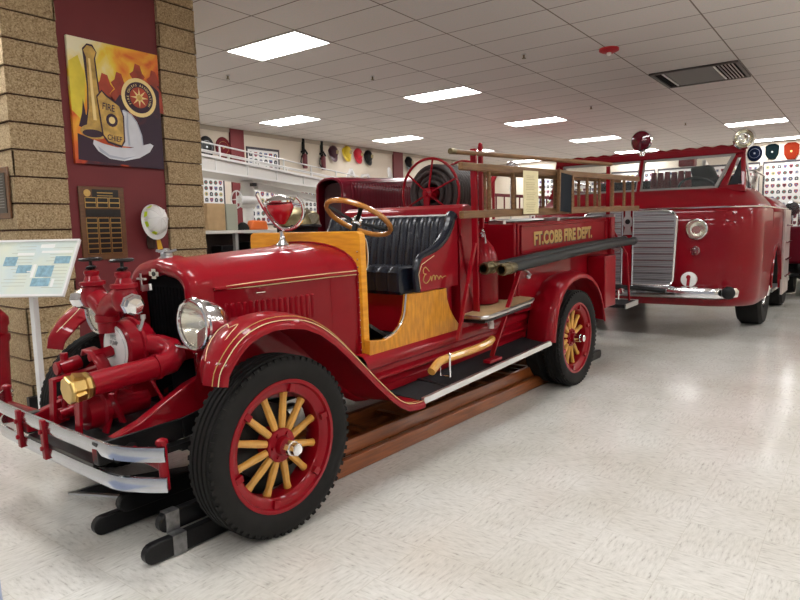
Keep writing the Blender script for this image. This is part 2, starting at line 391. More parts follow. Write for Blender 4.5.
# ---- wheels
def wheel(x, side, cap_out, zc=.42, disc_in=0.0, dual=False, label=None):
    s = side
    rim = MB(); c = Vector((x, 0, zc)); ax = (0, s, 0)
    rim.lathe([(.80-.13,.275),(.80-.13,.315),(.80-.01,.315),(.80,.308),(.80,.292),(.785,.286),(.78,.262),(.765,.245),(.70,.240),(.67,.250)], c, ax, 48, cap=False)
    for k in range(6):
        a = 2*PI*k/6+.3; u = Vector((math.cos(a), 0, math.sin(a))); p = c+u*.268
        rim.beam(p+Vector((0,s*.775,0)), p+Vector((0,s*.795,0)), .03, .036, u)
    wh = rim.build('wheel', RED, TRK)
    if label: wh['label'] = label
    # tyre
    t = MB(); prof = []
    prof = []
    for a, r in ((.672,.30),(.655,.33),(.648,.365),(.655,.395),(.668,.410)): prof.append((a, r))
    for g in range(4):
        a0 = .672+g*.031; prof += [(a0,.418),(a0+.020,.4195),(a0+.022,.411),(a0+.029,.411)]
    prof += [(.796,.410),(.808,.395),(.815,.365),(.808,.33),(.795,.305),(.793,.30)]
    t.lathe(prof, c, ax, 72, cap=False)
    for k in range(64):
        a = 2*PI*k/64; u = Vector((math.cos(a), 0, math.sin(a))); 
        for yy in (.662, .800):
            p = c+u*.397
            t.beam(p+Vector((0,s*(yy-.008),0)), p+Vector((0,s*(yy+.007),0)), .020, .034, u)
    t.build('tyre', RUBBER, wh)
    if dual:
        t2 = MB().lathe([(.49,.30),(.47,.36),(.49,.41),(.60,.415),(.615,.36),(.60,.30)], c, ax, 48, cap=False); t2.build('tyre', RUBBER, wh)
    yd = .775 - disc_in
    for k in range(12):
        a = 2*PI*(k+.5)/12; u = Vector((math.cos(a), 0, math.sin(a)))
        p = c + Vector((0, s*(yd-.02), 0)) + u*.06; q = c + Vector((0, s*.725, 0)) + u*.246
        MB().tube([p, p.lerp(q,.35), p.lerp(q,.8), q], [.016,.019,.0165,.021], 8).build('spoke', SPOKE, wh)
    hb = MB().lathe([(yd-.09,.075),(yd-.005,.080),(yd,.076),(yd+.004,.045),(yd+.03,.04),(yd+.035,.0)], c, ax, 24)
    for k in range(6):
        a = 2*PI*k/6; u = Vector((math.cos(a), 0, math.sin(a))); p = c+u*.058
        hb.cyl(p+Vector((0,s*(yd-.002),0)), p+Vector((0,s*(yd+.012),0)), .009, n=6)
    hb.build('hub', RED, wh)
    cp = MB().lathe([(yd+.02,.034),(cap_out-.035,.036),(cap_out-.033,.030),(cap_out-.004,.030),(cap_out,.024),(cap_out+.001,0)], c, ax, 8)
    cp.build('hub_cap', CHROME, wh, smooth=25)
    dr = MB().lathe([(yd-.28,.17),(yd-.12,.18),(yd-.09,.1)], c, ax, 24); dr.build('brake_drum', BLACK, wh)
    return wh
wheel(.145, -1, .885); wheel(.145, 1, .885)
wheel(3.50, -1, .86, disc_in=.03, dual=True); wheel(3.50, 1, .86, disc_in=.03, dual=True)

# ---- frame and running gear
for s in (-1, 1):
    f = MB(); 
    rows = [(-.50,.50),(-.1,.50),(.3,.56),(1.1,.50),(4.6,.56)]
    pts = [Vector((x, s*.36, z)) for x, z in rows]
    for a, b in zip(pts[:-1], pts[1:]): f.beam(a, b, .05, .10)
    P('frame_rail', f, BLACK, bevel=.005)
    for xs in (.13, 3.5):
        g = MB()
        for k, (hl, z) in enumerate(((.45,.44),(.36,.428),(.27,.416),(.18,.404))):
            g.beam((xs-hl, s*.40, z), (xs+hl, s*.40, z), .055, .0125)
        P('leaf_spring', g, BLACK)
MB().beam((.13,-.66,.36), (.13,.66,.36), .07, .07).build('front_axle', BLACK, TRK)
MB().cyl((3.5,-.66,.42), (3.5,.66,.42), .05).sphere((3.5,0,.42), .16).build('rear_axle', BLACK, TRK)
for xa, za in ((-.30,.47),(1.2,.45),(2.4,.46)): P('crossmember', MB().box((xa,-.36,za), (xa+.08,.36,za+.08)), BLACK)
P('engine_block', MB().box((.2,-.2,.42), (.95,.2,1.0)).box((.25,-.14,.36),(.85,.14,.42)), VOID, bevel=.03)
P('drive_shaft', MB().cyl((1.0,0,.45), (3.4,0,.42), .035), BLACK)
P('exhaust_pipe', MB().tube([(.8,.25,.42),(1.6,.25,.36),(3.2,.28,.36),(4.4,.3,.4)], .03), BLACK)
P('tie_rod', MB().cyl((-.02,-.62,.36), (-.02,.62,.36), .014), BLACK)

# ---- radiator
def arch(x, w, zt, zb, sh, n=8, dip=0):       # radiator-shaped outline in plane x
    pts = [(x, -w, zb)]
    for i in range(n+1):
        a = PI - PI/2*i/n
        pts.append((x, -(w-sh) + sh*math.cos(a), zt-sh*.62 + sh*.62*math.sin(a) - .0))
    top = [( -(w-sh)*(1-k/4), zt + .012*math.sin(PI/2*k/4) - (dip if k == 4 else 0)) for k in range(1, 5)]
    pts += [(x, y, z) for y, z in top]
    mir = [(x, -y, z) for (x_, y, z) in pts[:-1]][::-1]
    return [Vector(p) for p in pts + mir]
sh = MB()
L = [arch(.09,.222,1.172,.74,.12), arch(.02,.222,1.172,.74,.12), arch(-.005,.232,1.188,.725,.13), arch(-.012,.252,1.218,.71,.16), arch(.0,.280,1.250,.70,.20), arch(.03,.295,1.268,.70,.22), arch(.12,.298,1.270,.70,.22)]
sh.loft(L, cap=False); RX = Matrix.Translation((.062,0,0)); sh.xform(RX)
RS = P('radiator_shell', sh, RED, sub=1)
P('radiator_core', MB().prism(arch(.060,.230,1.180,.735,.12), (.03,0,0)).xform(RX), VOID)
core = MB()
for k in range(14): core.beam((.054, -.20+k*.0307, .745), (.054, -.20+k*.0307, 1.12), .003, .004)
P('core_fins', core.xform(RX), VOID, smooth=0)
bd = MB().prism([(-.014,y,z) for y, z in ((-.045,1.186),(-.02,1.186),(-.02,1.172),(.02,1.172),(.02,1.186),(.045,1.186),(.045,1.208),(.02,1.208),(.02,1.222),(-.02,1.222),(-.02,1.208),(-.045,1.208))], (-.007,0,0))
bg = P('radiator_badge', bd.xform(RX), CHROME)
P('badge_center', MB().lathe([(0,.013),(.004,.011)], (.0405,0,1.197), (-1,0,0), 14), BLACK, bg)
rc = MB().lathe([(0,.042),(.012,.042),(.018,.03),(.035,.03),(.045,.012),(.06,.012)], (.06,0,1.262), (0,0,1), 16)
for k in range(4):
    a = PI/4+k*PI/2; rc.beam((.06,0,1.302), (.06+.05*math.cos(a), .05*math.sin(a), 1.312), .014, .012)
P('radiator_cap', rc.xform(RX), STEEL)

# ---- hood and cowl
def hoodsec(x, w, zt, zb, zc, nn=7):          # half outlines, near side first
    pts = [(x,-w,zb), (x,-w,(zb+zc)/2), (x,-w,zc-.01), (x,-w-.005,zc), (x,-w+.004,zc+.012)]
    for i in range(1, nn+1):
        a = PI/2*i/nn
        pts.append((x, -(w-.004)*math.cos(a)**.92 if i < nn else 0, zc+.012 + (zt-zc-.012)*math.sin(a)**.9))
    pts = [Vector(p) for p in pts]
    return pts + [Vector((p.x, -p.y, p.z)) for p in pts[:-1]][::-1]
h = MB(); rows = []
for t in (0, .1, .25, .4, .55, .7, .82):
    x = .182 + .86*t; e = t**1.15
    rows.append(hoodsec(x, .295+.145*e, 1.264+.032*t, .70-.04*t, 1.112+.008*t))
h.grid(rows); P('hood', h, RED)
h = MB(); rows = []
for x, w, zt in ((.884,.4125,1.290),(.93,.430,1.294),(1.0,.455,1.298),(1.045,.468,1.300),(1.062,.468,1.296)):
    rows.append(hoodsec(x, w, zt, .63, 1.120))
h.grid(rows); P('cowl', h, RED)
P('cowl_piping', MB().tube([p+Vector((0, 0, .004)) if abs(p.y) < .4 else p+Vector((0, -.004 if p.y < 0 else .004, 0)) for p in hoodsec(1.05,.470,1.300,.62,1.12)], .006, 8), RED)
rv = MB()
for z in [.66+.045*k for k in range(14)]: 
    for s in (-1, 1): rv.sphere((1.052, s*.4775, z), .0062, 6, 4)
P('piping_rivets', rv, CHROME)
# gold/cream moulding on both sides
for s in (-1, 1):
    for dz, r, m_ in ((0,.009,RED), (.011,.0028,CREAM), (-.011,.0028,CREAM)):
        pts = []
        for t in (0,.1,.25,.4,.55,.7,.82,1.0):
            x = .182+.86*t; e = t**1.15
            pts.append(Vector((x, s*(.295+.145*e + (.006 if t < .9 else .030) + .003), 1.116+dz*(.3+.7*min(1,t*5))+.008*t)))
        P('side_moulding' if m_ is RED else 'moulding_stripe', MB().tube(pts, r, 6), m_)
    lv = MB()
    for k in range(16):
        t = .07+.60*k/15; x = .182+.86*t; y = .295+.145*t**1.15
        p = Vector((x, s*(y-.002), 0)); d = Vector((1, s*.165, 0)).normalized(); n = Vector((-s*d.y*s, s*d.x, 0))
        z0, z1 = .895+.0*t, 1.035-.006*k/15
        a = []
        for z, q in ((z0,.2),(z0+.015,1),(z1-.02,1),(z1-.006,1.2),(z1,.2)):
            a.append([p+Vector((0,0,z))-d*.011, p+Vector((0,0,z))-d*.004+n*.009*q, p+Vector((0,0,z))+d*.006+n*.011*q, p+Vector((0,0,z))+d*.012])
        lv.grid(a)
    P('hood_louvers', lv, RED)
P('hood_handle', MB().tube([(.40,-.335,1.075),(.40,-.352,1.075),(.45,-.360,1.075),(.45,-.345,1.075)], .005, 6), CHROME)

# ---- wooden dash panel and cab
dp = MB().prism([(1.054, y, z) for y, z in [(-.50,.63),(-.50,1.325),(-.495,1.350),(-.47,1.364),(.47,1.364),(.495,1.350),(.50,1.325),(.50,.63)]], (.05,0,0))
P('dash_panel', dp, YWOOD, bevel=.004)
P('dash_gauges', MB().lathe([(0,.05),(.01,.05),(.012,.04)], (1.116,-.1,1.2), (1,0,0), 20).lathe([(0,.04),(.01,.04)], (1.116,.08,1.2), (1,0,0), 20), CHROME)
def panel(pts, y0, y1): return MB().prism([(x, y0, z) for x, z in pts], (0, y1-y0, 0))
wp = [(1.044,.632),(1.049,.722),(1.20,.700),(1.303,.722),(1.365,.758),(1.41,.82),(1.425,.88),(1.438,.95),(1.86,.945),(1.865,.87),(1.90,.79),(1.955,.72),(2.02,.655),(2.02,.632)]
for s in (-1, 1):
    P('cab_side_wood', panel(wp, s*.55, s*.505), YWOOD2, smooth=20, bevel=.003)
    edge = [Vector((x, s*.528, z+.003)) for x, z in wp[2:8]]
    P('door_edge_trim', MB().tube(smoothpath(edge, 4), .010, 6), CHROME)
P('cab_floor', MB().box((1.10,-.50,.655), (1.95,.50,.685)), MATRUB)
P('toe_board', MB().beam((1.12,0,.80), (1.30,0,.69), .98, .02), BLACK)
P('seat_box', MB().box((1.46,-.50,.69), (2.0,.50,.955)), RED, bevel=.01)
P('gear_lever', MB().tube([(1.35,.02,.68),(1.36,.02,.9),(1.42,.0,1.10)], .009).sphere((1.42,0,1.12), .022), BLACK)
# sill and side apron below wood
sl = []
for x in (.98, 1.3, 2.0, 2.6, 3.02):
    sl.append([Vector((x,-y,z)) for y, z in ((.50,.645),(.545,.640),(.575,.612),(.585,.590),(.580,.560),(.560,.548),(.560,.52),(.590,.505),(.592,.490),(.560,.475),(.548,.44),(.548,.405))])
P('body_sill', MB().grid(sl), RED); P('body_sill', MB().grid([[Vector((p.x,-p.y,p.z)) for p in r] for r in sl]), RED)
# seat cushion with pleats
def pleated(n, width, prof, y0, amp, name, m, piping=None):
    rows = []
    N = n*6
    for i in range(N+1):
        y = y0 + width*i/N; g = abs(math.sin(PI*i/6))**.5 * amp
        rows.append([Vector((x+nx*g, y, z+nz*g)) for x, z, nx, nz in prof])
    return MB().grid(rows)
cushion = [(1.43,.945,-.6,0),(1.405,.97,-1,0),(1.40,1.03,-1,.1),(1.405,1.085,-.8,.5),(1.44,1.112,-.2,1),(1.60,1.11,0,1),(1.80,1.085,0,1),(1.93,1.07,0,1)]
c_ = pleated(10, 1.0, cushion, -.50, .012, '', LEATHER)
c_.add([Vector((x,-.50,z)) for x, z, _, _ in cushion]+[Vector((1.93,-.5,.945))], [list(range(9))]); c_.add([Vector((x,.50,z)) for x, z, _, _ in cushion]+[Vector((1.93,.5,.945))], [list(range(9))])
P('seat_cushion', c_, LEATHER)
back = [(1.84,1.07,-1,0),(1.86,1.20,-1,0),(1.885,1.32,-1,0),(1.90,1.385,-1,.2),(1.925,1.422,-.5,.9),(1.97,1.432,0,1),(2.02,1.42,.6,.6),(2.03,1.38,0,0)]
P('seat_backrest', pleated(16, 1.06, back, -.53, .011, '', LEATHER), LEATHER)
P('backrest_welting', MB().tube([(1.935,-.54,1.437),(1.935,0,1.440),(1.935,.54,1.437)], .006, 6), WHITE)
# arm sides: red panels with rolled leather edge
ap = [(1.545,.955),(1.535,1.02),(1.53,1.07),(1.545,1.125),(1.57,1.165),(1.66,1.19),(1.74,1.215),(1.84,1.27),(1.90,1.34),(1.95,1.41),(1.985,1.40),(1.985,1.2),(1.98,.955)]
for s in (-1, 1):
    q = P('seat_side_panel', panel(ap, s*.565, s*.540), RED, smooth=20)
    roll = smoothpath([Vector((x, s*.545, z)) for x, z in ((1.53,.96),(1.515,1.06),(1.535,1.135),(1.58,1.178),(1.68,1.205),(1.76,1.235),(1.84,1.285),(1.90,1.355),(1.93,1.41),(1.96,1.435))], 4)
    n = len(roll); P('seat_arm_roll', MB().tube(roll, [.022+.018*min(1, max(0,(i-n*.3)/(n*.5))) for i in range(n)], 10), LEATHER)
    if s < 0:
        sc = [(1.64,.045),(1.60,.075),(1.575,.06),(1.58,.035),(1.605,.03),(1.585,.02),(1.572,-.01),(1.60,-.03),(1.64,-.01),(1.655,.012),(1.662,-.02),(1.675,.008),(1.695,.012),(1.70,-.018),(1.715,.010),(1.735,.0),(1.745,-.018),(1.765,.004),(1.785,-.012),(1.80,-.006),(1.83,-.004)]
        P('gold_script', MB().tube(smoothpath([Vector((x, -.5675, 1.035+dz)) for x, dz in sc], 4), .0032, 5), GOLD)
        P('gold_line', MB().tube([(1.54,-.567,.975),(1.525,-.567,1.07),(1.56,-.567,1.13),(1.70,-.567,1.178)], .002, 5), CREAM)
# steering wheel
ctr = Vector((1.30,-.275,1.440)); nrm = Vector((.52,-.05,.85)).normalized()
st = P('steering_wheel', MB().torus(ctr, .215, .0165, nrm, 40, 10), RIMWOOD)
g, u = MB().ring(ctr, .19, nrm, 8)
u = (Vector((0,1,0))).normalized(); u = (u-nrm*u.dot(nrm)).normalized(); v_ = nrm.cross(u)
for k in range(4):
    a = PI/4+k*PI/2; q = ctr+(u*math.cos(a)+v_*math.sin(a))*.205
    P('steering_spoke', MB().beam(ctr-nrm*.035, q, .026, .012, nrm), BLACK, st)
hubm = MB().lathe([(-.05,.03),(-.03,.036),(0,.03),(.012,.018),(.016,0)], ctr, nrm, 16)
hubm.tube([ctr-nrm*.02, ctr-nrm*.015+v_*-.05+u*.05, ctr-nrm*.01+v_*-.09+u*.07], .005, 6).tube([ctr-nrm*.02, ctr-nrm*.02+v_*.05-u*.06], .005, 6)
P('steering_hub', hubm, CHROME, st)
P('steering_column', MB().cyl(ctr-nrm*.04, Vector((1.10,-.24,1.05)), .02), BLACK)
P('grab_handle', MB().tube(smoothpath([Vector(p) for p in ((1.115,-.43,1.33),(1.17,-.44,1.315),(1.185,-.44,1.20),(1.165,-.44,1.13),(1.115,-.44,1.14))],4), .006, 6), CHROME)

# ---- red box behind the seat, hose reel on it
bx = []
for y in (-.56,-.545,0,.545,.56):
    e = .01 if abs(y) > .55 else 0
    bx.append([Vector((2.03+e,y,1.30-e)), Vector((2.03+e,y,1.44-e)), Vector((2.05+e,y,1.485-e)), Vector((2.09+e,y,1.508-e)), Vector((2.15,y,1.512-e)), Vector((2.20,y,1.495-e)), Vector((2.22-e,y,1.44-e)), Vector((2.22-e,y,.66))])
b_ = MB().grid(bx)
for k in (0, 4): b_.add(bx[k], [list(range(8))])
P('seat_back_box', b_, RED)
P('cab_back_panel', MB().box((2.03,-.55,.63), (2.20,.55,1.45)), RED)
def spiral(c, r0, r1, turns, x0, x1, n=24):
    out = []
    N = int(turns*n)
    for i in range(N+1):
        a = 2*PI*i/n; t = i/N; out.append(Vector((x0+(x1-x0)*t, c[0]+(r0+(r1-r0)*t)*math.cos(a), c[1]+(r0+(r1-r0)*t)*math.sin(a))))
    return out
RC = (0.0, 1.612); RX0, RX1 = 2.47, 2.95
rl = P('hose_reel', MB().cyl((RX0-.01,RC[0],RC[1]), (RX1+.01,RC[0],RC[1]), .05).torus((RX0,RC[0],RC[1]), .275, .011, (1,0,0), 40).torus((RX1,RC[0],RC[1]), .275, .011, (1,0,0), 40), RED)
for X_ in (RX0, RX1):
    for k in range(6):
        a = PI/6+k*PI/3+.12; P('reel_spoke', MB().tube([(X_+(-.03 if X_ == RX0 else .03),RC[0],RC[1]), (X_,RC[0]+.272*math.cos(a),RC[1]+.272*math.sin(a))], .008, 6), RED, rl)
P('reel_hub', MB().lathe([(0,.05),(.04,.045),(.05,.02),(.07,.02)], (RX0-.005,RC[0],RC[1]), (-1,0,0), 12), RED, rl)
P('reel_bracket', MB().beam((2.42,0,1.3), (2.42,0,1.60), .05, .02, (1,0,0)).beam((2.88,0,1.3), (2.88,0,1.60), .05, .02, (1,0,0)), RED, rl)
hz = loose('rubber_hose', 'dark rubber hose wound in rings on the red spoked reel behind the seat', 'hose')
hm = MB()
for k in range(10):
    for ly, R_ in enumerate((.095,.135,.175,.215)):
        hm.torus((RX0+.03+.038*k+(.019 if ly%2 else 0),RC[0],RC[1]), R_, .0195, (1,0,0), 36, 8)
hm.build('hose_coil', HOSEC, hz)

# ---- hose body with lettering
P('front_locker', MB().box((2.22,-.34,.64), (2.71,.34,1.36)), RED, bevel=.01)
bo = MB().box((2.71,-.62,.64), (4.78,.62,1.36))
P('hose_body', bo, RED, bevel=.012)
# raised frame mouldings
for a, b in (((2.74,-.628,.70),(2.74,-.628,1.35)), ((2.80,-.628,1.12),(4.62,-.628,1.12)), ((2.80,-.628,1.33),(4.62,-.628,1.33)), ((2.80,-.628,1.12),(2.80,-.628,1.33)), ((4.62,-.628,1.12),(4.62,-.628,1.33))):
    P('body_moulding', MB().tube([a, b], .009, 6), RED)
text('lettering_shadow', 'FT.COBB FIRE DEPT.', .145, BLACK, TILT @ axes((3.045,-.6205,1.166), (1,0,.004), (0,0,1)), TRK, .0008, .0075, sx=.96)
text('gold_lettering', 'FT.COBB FIRE DEPT.', .145, GOLD, TILT @ axes((3.03,-.6225,1.172), (1,0,.004), (0,0,1)), TRK, .0015, .0060, sx=.96)
for ya in (-.66, .56): P('rear_body_post', MB().box((4.70,ya,.50), (4.80,ya+.10,1.37)), RED, bevel=.01)
P('rear_corner_box', MB().box((4.16,-.80,.50), (4.44,-.622,1.0)), RED, bevel=.012)
P('tail_step', MB().box((4.76,-.78,.42), (5.15,.78,.455)), MATRUB)
P('tail_step_edge', MB().box((5.15,-.785,.41), (5.165,.785,.46)).box((4.76,-.795,.41), (5.15,-.782,.46)), ALU)
P('tail_light', MB().lathe([(0,.03),(.04,.03),(.045,.02)], (4.86,-.70,.58), (1,0,0), 14).cyl((4.80,-.70,.50), (4.80,-.70,.60), .01), CHROME)
P('tail_rail', MB().tube([(4.80,-.62,1.25),(5.05,-.70,.95),(5.08,-.72,.46)], .012), RED)
P('deck', MB().box((2.75,-.60,1.362), (4.76,.60,1.37)), BLACK)

# ---- fenders
def fender(s, front=True):
    if front:
        pr = [(-.178,.775),(-.168,.825),(-.145,.862),(-.10,.915),(-.045,.958),(.02,.985),(.10,.999),(.20,.995),(.30,.975),(.40,.930),(.50,.858),(.60,.768),(.70,.672),(.80,.575),(.90,.485),(.98,.420),(1.06,.378),(1.15,.362),(1.20,.362)]
    else:
        pr = [(2.92,.40),(2.94,.50),(2.965,.60),(3.01,.69),(3.08,.775),(3.18,.845),(3.30,.885),(3.45,.900),(3.60,.888),(3.74,.845),(3.86,.775),(3.95,.68),(4.01,.58),(4.05,.48),(4.07,.41)]
    n = len(pr); rows = []; out = []; lip = []; low = []
    for i, (x, z) in enumerate(pr):
        a = Vector(pr[max(i-1,0)]); b = Vector(pr[min(i+1,n-1)]); d = (b-a).normalized(); nx, nz = -d.y, d.x
        if nz < 0 and i < 3 and not front: pass
        if front:
            k = 1.0; narrow = max(0, 1-i/8.0)
            yo = .83-.015*narrow**2; yi = .47+.19*narrow**.8
            flat = min(1, max(0, (i-10)/5))
        else:
            k = .75; yo = .845; yi = .60; flat = 0; narrow = 0
        h_ = .034*k*(1-.75*flat)
        sec = [(yi,-.012),(yi+.06,.012*(1-flat)),((yi+yo)/2,h_),(yo-.07,h_*.85),(yo-.025,h_*.35),(yo-.006,-.006),(yo,-.016),(yo,-.036),(yo-.008,-.036),(yo-.012,-.018),(yo-.035,h_*.2-.008),((yi+yo)/2,h_-.010),(yi,-.02)]
        rows.append([Vector((x+nx*o, s*y, z+nz*o)) for y, o in sec])
        out.append(Vector((x+nx*(.004), s*(yo-.012), z+nz*(.004)))); lip.append(Vector((x+nx*(h_*.45+.004), s*(yo-.032), z+nz*(h_*.45+.004))))
        low.append(Vector((x, s*(yi+.01), z)))
    f = MB().grid(rows); f.add(rows[0], [list(range(len(rows[0])))]); f.add(rows[-1], [list(range(len(rows[-1])))])
    fo = P('front_fender' if front else 'rear_fender', f, RED, smooth=50)
    if front:
        P('gold_pinstripe', MB().tube(smoothpath(out,2), .0022, 5), CREAM, fo); P('gold_pinstripe', MB().tube(smoothpath(lip,2), .0020, 5), GOLD, fo)
        # scalloped tip decoration
        tipc = Vector((-.115, s*.66, .925)); 
        deco = [Vector((-.165, s*.70, .870)), Vector((-.12, s*.665, .925)), Vector((-.06, s*.655, .980)), Vector((-.03, s*.685, 1.004)), Vector((-.05, s*.72, .995)), Vector((-.02, s*.745, 1.008)), Vector((-.08, s*.755, .968)), Vector((-.14, s*.745, .905))]
        P('gold_scroll', MB().tube(smoothpath(deco+[deco[0]],3), .0020, 5), CREAM, fo)
        # splash apron between fender and frame
        ap_ = []
        for i, (x, z) in enumerate(pr[4:]):
            zb = max(.44, .62-.02*i) if x < 1.0 else z-.02
            ap_.append([Vector((x, s*.475, z-.005)), Vector((x, s*.455, min(z-.03,(z+zb)/2))), Vector((x, s*.40, min(z-.05,zb)))])
        P('splash_apron', MB().grid(ap_), RED, fo)
    else:
        ap_ = [[Vector((x, s*.605, z-.004)), Vector((x, s*.605, min(z,.42))) ] for x, z in pr]
        P('inner_panel', MB().grid(ap_), RED, fo)
    return fo
for s in (-1, 1):
    fender(s, True); fender(s, False)
# ---- running boards
for s in (-1, 1):
    rb = MB().prism([(1.18,s*.47,.385),(1.18,s*.80,.372),(2.94,s*.80,.402),(2.94,s*.47,.420)], (0,0,-.03)); ro = P('running_board', rb, MATRUB)
    P('edge_trim', MB().beam((1.20,s*.812,.362), (2.93,s*.812,.394), .022, .038), ALU, ro)
    for x in (1.5, 2.1, 2.7): P('board_bracket', MB().beam((x,s*.36,.40), (x,s*.78,.355+.01*x), .03, .02), BLACK, ro)
    P('board_apron', MB().box((1.10,s*.548,.385), (2.95,s*.556,.43)), RED, ro)

# ---- near-side gear: step seat, posts, extinguisher bracket
for s in (-1, 1):
    P('step_inner_board', MB().box((2.22,min(s*.345,s*.62),.735), (2.71,max(s*.345,s*.62),.755)), TAN)
    P('side_step', MB().prism([(1.93,s*.62,.735),(1.93,s*.78,.735),(1.98,s*.80,.735),(2.60,s*.80,.762),(2.72,s*.76,.765),(2.76,s*.62,.765)], (0,0,.02)), TAN)
    P('step_edge', MB().tube([(1.925,s*.62,.742),(1.925,s*.78,.742),(1.98,s*.805,.742),(2.60,s*.805,.768),(2.73,s*.76,.772)], .014, 6), STEEL)
    P('step_support', MB().tube([(1.95,s*.62,.715),(1.97,s*.77,.715),(2.60,s*.79,.742),(2.74,s*.70,.745)], .018, 8), BLACK)
    if s > 0: continue
    P('rack_post', MB().beam((2.08,s*.65,.70), (2.08,s*.65,1.88), .045, .022, (1,0,0)), RED, bevel=.003)
    P('rack_post', MB().beam((2.17,s*.65,1.34), (2.17,s*.65,1.90), .03, .02, (1,0,0)).sphere((2.17,s*.65,1.91), .016), RED)
    P('rack_brace', MB().beam((2.06,s*.66,1.24), (1.80,s*.67,.60), .022, .022, (1,0,0)), RED)
    P('foot_brace', MB().beam((2.38,s*.83,1.02), (2.14,s*.73,.43), .030, .014, (1,0,0)).box((2.04,s*.75-.03,.405), (2.20,s*.75+.03,.425)), RED)
    P('rack_post', MB().beam((4.62,s*.65,1.34), (4.62,s*.65,1.86), .035, .022, (1,0,0)), RED)
    for x in (2.30, 3.2, 4.5): P('ladder_bracket', MB().box((x-.02,s*.62-.02,1.36), (x+.02,s*.76,1.385)), STEEL)
    P('hose_clamp', MB().tube([(2.50,s*.66,1.075),(2.50,s*.84,1.0),(2.50,s*.86,.98)], .010, 6).sphere((2.50,s*.84,.97), .018, 8, 6).tube([(4.45,s*.66,1.10),(4.45,s*.83,1.03)], .010, 6), STEEL)
P('rack_arm', MB().tube([(3.06,-.3,1.80),(3.00,-.3,1.78),(2.84,-.3,1.58),(2.84,-.3,1.36)], .022), RED)

# ---- hood bell bracket with red warning light
y0 = 0; a_ = MB().lathe([(0,.045),(.008,.042),(.03,.02),(.06,.014),(.085,.016)], (.905,0,1.292), (0,0,1), 14)
sb = P('siren_stand', a_, CHROME)
yk = smoothpath([(.80,.085,1.605),(.82,.075,1.55),(.86,.055,1.47),(.90,.02,1.405),(.93,-.02,1.385),(.97,-.07,1.41),(.995,-.10,1.47),(.985,-.105,1.54),(.955,-.09,1.585)], 4)
P('siren_yoke', MB().tube(yk, .0115, 8), CHROME, sb)
P('siren_body', MB().lathe([(0,.078),(.02,.084),(.05,.074),(.09,.050),(.125,.022),(.13,.0)], (.90,0,1.545), (.12,.05,-1), 24), mat('red_siren_enamel', (.45,.01,.02), .15, coat=.8), sb)
P('siren_bell', MB().lathe([(0,.06),(.01,.086),(.02,.09),(.03,.080),(.04,.05),(.055,.02),(.058,0)], (.90,0,1.54), (0,0,1), 24).tube([(.985,-.10,1.53),(.94,-.05,1.545)], .008, 6).tube([(.83,.07,1.53),(.87,.04,1.545)], .008, 6), CHROME, sb)

# ---- headlights
for s in (-1, 1):
    c = Vector((-.055, s*.455, .985)); d = Vector((1,0,0))
    hl = P('headlight', MB().lathe([(0,.110),(.02,.125),(.035,.121),(.05,.117),(.09,.106),(.13,.084),(.16,.058),(.18,.03),(.188,0)], c, d, 32, cap=False), CHROME)
    P('reflector', MB().lathe([(.012,.106),(.05,.085),(.08,.05),(.095,.0)], c, d, 24, cap=False), LINER, hl)
    P('lens', MB().lathe([(-.012,.0),(-.010,.05),(-.001,.098),(.004,.108),(.010,.108)], c, d, 28, cap=False), GLASS, hl)
    P('lens_ring', MB().torus(c+Vector((.004,0,0)), .114, .010, (1,0,0), 32), CHROME, hl)
    P('bulb', MB().sphere(c+Vector((.05,0,0)), .014, 8, 6), WHITE2, hl)
    P('lamp_post', MB().tube([c+Vector((.07,0,-.09)), c+Vector((.04,-s*.02,-.115)), Vector((-.01,s*.40,.845)), Vector((.02,s*.36,.60))], .014, 8), CHROME, hl)
P('headlight_bar', MB().tube([(-.02,-.42,.862),(-.045,-.2,.870),(-.045,.2,.870),(-.02,.42,.862)], .011, 8), CHROME)
P('fender_stay', MB().tube([(-.02,-.40,.85),(.02,-.56,.86)], .012, 6).tube([(-.02,.40,.85),(.02,.56,.86)], .012, 6), CHROME)

# ---- front apron and dumb irons
for s in (-1, 1):
    P('dumb_iron', MB().prism([(x, s*.33, z) for x, z in ((-.50,.46),(-.50,.53),(-.30,.585),(-.05,.70),(.10,.74),(.10,.60),(-.1,.48),(-.3,.44))], (0, s*.05, 0)), RED, bevel=.006)
    P('bumper_arm', MB().tube([(-.30,s*.34,.49),(-.42,s*.44,.50),(-.478,s*.5,.50)], .018, 6), BLACK)
P('front_pan', MB().prism([(-.50,-.33,.45),(-.50,.33,.45),(.06,.33,.50),(.06,-.33,.50)], (0,0,-.015)), BLACK)
# ---- bumper
def bpath(z):
    return smoothpath([(-.375,-.69,z),(-.395,-.665,z),(-.44,-.59,z),(-.48,-.49,z),(-.488,-.38,z),(-.492,-.1,z),(-.492,.3,z),(-.488,.62,z),(-.475,.75,z),(-.43,.86,z),(-.375,.94,z),(-.35,.965,z)], 4)
bars = []
for z, nm in ((.528,'bumper_bar'), (.400,'bumper_bar')):
    pp = bpath(z); rows = []
    for i, p in enumerate(pp):
        a = pp[max(i-1,0)]; b = pp[min(i+1,len(pp)-1)]; d = (b-a).normalized(); n = Vector((-d.y, d.x, 0)); n = -n if n.x < 0 else n
        rows.append([p-n*.006+Vector((0,0,-.030)), p-n*.013, p-n*.006+Vector((0,0,.030)), p+n*.004+Vector((0,0,.032)), p+n*.004+Vector((0,0,-.032))])
    m_ = MB(); m_.loft(rows, True, True); bars.append(P('bumper_bar', m_, BCHROME))
for y in (.40, .12, -.12, -.40)[0:2]:
    P('bumper_clamp', MB().beam((-.508,y,.375), (-.508,y,.565), .035, .022, (1,0,0)).cyl((-.515,y,.43),(-.53,y,.43),.012).cyl((-.515,y,.51),(-.53,y,.51),.012), RED, bevel=.005)
